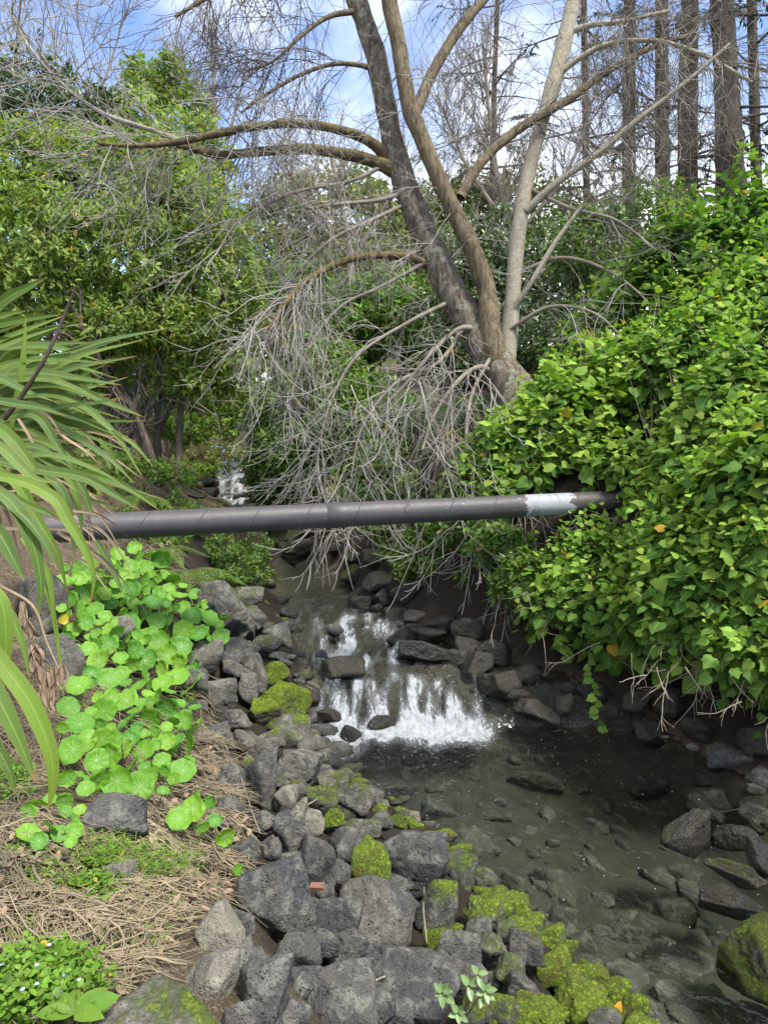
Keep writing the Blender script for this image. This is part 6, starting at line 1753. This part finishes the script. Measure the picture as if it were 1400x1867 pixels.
def weeds():
    rg = np.random.default_rng(171)
    def patch(name, label, poly, n, size, mat, lift, age=.4, shape=None, kind='stuff'):
        xs, ys = [p_[0] for p_ in poly], [p_[1] for p_ in poly]
        X, Y = [], []
        while len(X) < n:
            x, y = rg.uniform(min(xs), max(xs)), rg.uniform(min(ys), max(ys))
            if in_poly(x, y, poly): X.append(x); Y.append(y)
        p, d = hits(X, Y)
        cl = 8
        q = np.repeat(p, cl, 0)
        N = len(q)
        q = q + rg.normal(0, 1, (N, 3)) * [size, size, 0] + np.stack([0 * q[:, 0], 0 * q[:, 0], rg.uniform(.0, lift, N)], -1)
        t = unit(rg.normal(0, 1, (N, 3)) * [1, 1, .3] + [0, 0, .35])
        nor = unit(rg.normal(0, .3, (N, 3)) + [0, 0, 1])
        V, F, A = leaves(shape or leaf_oval(.33), q, t, nor, size * rg.uniform(.5, 1.3, N), np.clip(rg.normal(age, .25, N), 0, 1), rg=rg)
        return tag(link(name, mesh(name, V, F, mat, A)), label, 'weeds', kind=kind), p
    w0, wp = patch('weeds', 'low leafy weeds with tiny blue flowers in the bottom left corner', [(0, 1800), (60, 1765), (140, 1770), (190, 1820), (160, 1867), (0, 1867)], 420, .022, M_WEED, .09)
    patch('weeds', 'patch of chickweed in the straw beside the pale half buried block', [(130, 1620), (190, 1605), (205, 1660), (150, 1675)], 90, .018, M_WEED, .05)
    patch('weeds', 'green weeds at the left edge below the flax', [(0, 1400), (45, 1410), (60, 1460), (0, 1480)], 120, .02, M_WEED, .06)
    patch('weeds', 'spiky grass and weeds at the left edge of the straw', [(0, 1575), (60, 1565), (105, 1600), (100, 1650), (20, 1640)], 130, .03, M_WEED, .07, .3, leaf_lance(.12, .03, .2))
    patch('weeds', 'thin grass in the hollow beside the squared dark stone', [(130, 1540), (250, 1560), (350, 1570), (340, 1620), (240, 1600), (170, 1570)], 140, .04, M_WEED, .06, .3, leaf_lance(.05, .01, .25))
    patch('weeds', 'grass tuft hanging among the nasturtium leaves under the pipe', [(180, 1060), (240, 1060), (250, 1140), (200, 1110)], 60, .11, M_WEED, .12, .3, leaf_lance(.04, .01, .5))
    patch('weeds', 'scattered seedlings dotting the straw on the near bank', [(0, 1660), (200, 1600), (330, 1640), (320, 1740), (180, 1790), (0, 1760)], 150, .016, M_WEED, .04)
    patch('weeds', 'moss and small weeds between stones under the nasturtium', [(150, 1500), (230, 1540), (260, 1580), (150, 1580), (100, 1560)], 120, .012, M_WEED, .03, .2)
    # blue flowers
    fp = wp[::30] + [0, 0, .09]
    q = np.repeat(fp, 5, 0)
    a = np.tile(np.arange(5) * 1.257, len(fp))
    V, F, A = leaves(leaf_oval(.4, .02, .02), q, np.stack([np.cos(a), np.sin(a), 0 * a + .2], -1), np.tile([0, -.4, .9], (len(q), 1)), np.full(len(q), .006), np.zeros(len(q)))
    fl = link('flowers', mesh('flowers', V, F, simple('blue_petal', (0.38, 0.5, 0.85), .6)), w0, base=(0, 0, 0))
    fl['kind'] = 'stuff'
weeds()

def broad_weed():
    rg = np.random.default_rng(181)
    b, d = hit(135, 1850)
    b = P(135, 1850, d - .08)
    root = thing('broad_leaf_weed', b, 'broad pale green dock leaves at the bottom left beside the concrete slab', 'plant')
    v, f, e = leaf_oval(.24, .10, .2)
    me = mesh('leaf', v, f, M_WEED, {'age': .25, 'edge': e, 'rnd': 0.0})
    for k, (az, L) in enumerate(((.3, .11), (.9, .09), (2.6, .10), (1.8, .07), (-.4, .09), (3.4, .09))):
        place('leaf', me, root, b, unit(np.array([math.cos(az), math.sin(az) * .8, .35])), unit(np.array([0, -.3, 1]) + rg.normal(0, .15, 3)), L)
broad_weed()

def seedling():
    rg = np.random.default_rng(191)
    b = P(845, 1862, 2.55)
    root = thing('seedling', b, 'small pale leaved seedling growing between the boulders and moss', 'plant')
    v, f, e = leaf_oval(.27, .09, .1)
    me = mesh('leaf', v, f, M_SAP, {'age': .3, 'edge': e, 'rnd': 0.0})
    for (x, y, n, r) in ((806, 1808, 8, 1.0), (885, 1805, 8, .9), (855, 1795, 4, 1.1), (835, 1845, 7, .8), (872, 1775, 3, .9)):
        tip = P(x, y, 2.5)
        st = catmull(np.array([b, (b + tip) / 2 + [0, 0, .01], tip]), 8)
        part('stem', root, *tube1(st, np.linspace(.003, .0018, 8), 5), M_STEM)
        ax = unit(tip - b + [0, -.05, .1])
        for k in range(n):
            a = k * 2.4
            rad = unit(np.array([math.cos(a), -.25 + .5 * math.sin(a), math.sin(a)]))
            place('leaf', me, root, tip - ax * .004 * k, unit(rad + ax * .45), unit(ax + unit(EYE - tip) * .8 + rg.normal(0, .15, 3)), float(rg.uniform(.035, .052) * r))
seedling()

def small_things():
    rg = np.random.default_rng(195)
    # brick chip
    p, d = hit(578, 1619)
    v = np.array([[x, y, z] for x in (-1, 1) for y in (-1, 1) for z in (-1, 1)], float) + rg.normal(0, .12, (8, 3))
    f = np.array([[0, 1, 3, 2], [4, 6, 7, 5], [0, 4, 5, 1], [2, 3, 7, 6], [0, 2, 6, 4], [1, 5, 7, 3]])
    k = d / FPX
    o = link('brick_fragment', mesh('brick_fragment', v * np.array([12 * k, 7 * k, 3.5 * k]), f, simple('brick', (.17, .085, .055), .9), smooth=False), base=P(578, 1617, d - .1))
    tag(o, 'small orange brick chip in the gap beside the round dark boulder', 'brick')
    lv, lf, e = leaf_oval(.3, .12, .1)
    for (x, y, s, col, lab, nm) in ((1127, 1838, 24, (.62, .33, .03), 'fallen orange leaf on the mossy footing', 'o'), (1102, 1852, 30, (.32, .22, .2), 'fallen pinkish leaf near the orange one', 'p'), (543 + 517, 1820, 16, (.3, .28, .25), 'curled grey leaf in the moss', 'g')):
        p, d = hit(x, y)
        q = P(x, y, d - .09)
        R = orient(unit(np.array([.3, .2, .9]))[None], unit(EYE - q)[None] + [[0, 0, .3]])[0]
        o = link('fallen_leaf', mesh('fallen_leaf', (lv - [0, .5, 0]) @ R.T * (s * d / FPX), lf, simple('fallen_leaf_' + nm, col, .6)), base=q)
        tag(o, lab, 'leaf')
    for (c, r, lab) in (([(1046, 1800), (1066, 1786), (1094, 1764)], .003, 'pale straight twig lying on the bright moss'), ([(535, 1483), (570, 1462), (602, 1445)], .004, 'pale reed stalk bridging the small stones'), ([(773, 1618), (772, 1660), (778, 1718)], .003, 'thin pale stem hanging down the mossy wedge'),
                        ([(1308, 1482), (1325, 1479), (1348, 1475)], .003, 'white twig lying on the shaded rocks'), ([(658, 1815), (668, 1800), (690, 1785), (705, 1780)], .004, 'thin pinkish twig on the smooth boulder'), ([(438, 1410), (460, 1480), (475, 1520)], .002, 'dry stem crossing the tall cracked boulder')):
        q = []
        for (x, y) in c:
            p, d = hit(x, y)
            q.append(P(x, y, d - .16))
        dm = np.mean([np.dot(z - EYE, FWD) for z in q])
        pts = catmull(np.array(q), 12)
        V, F = tube1(pts, np.full(12, r), 5, .2, 1.0, 60)
        tag(link('twig', mesh('twig', V, F, M_DEADTW)), lab, 'twig')
small_things()
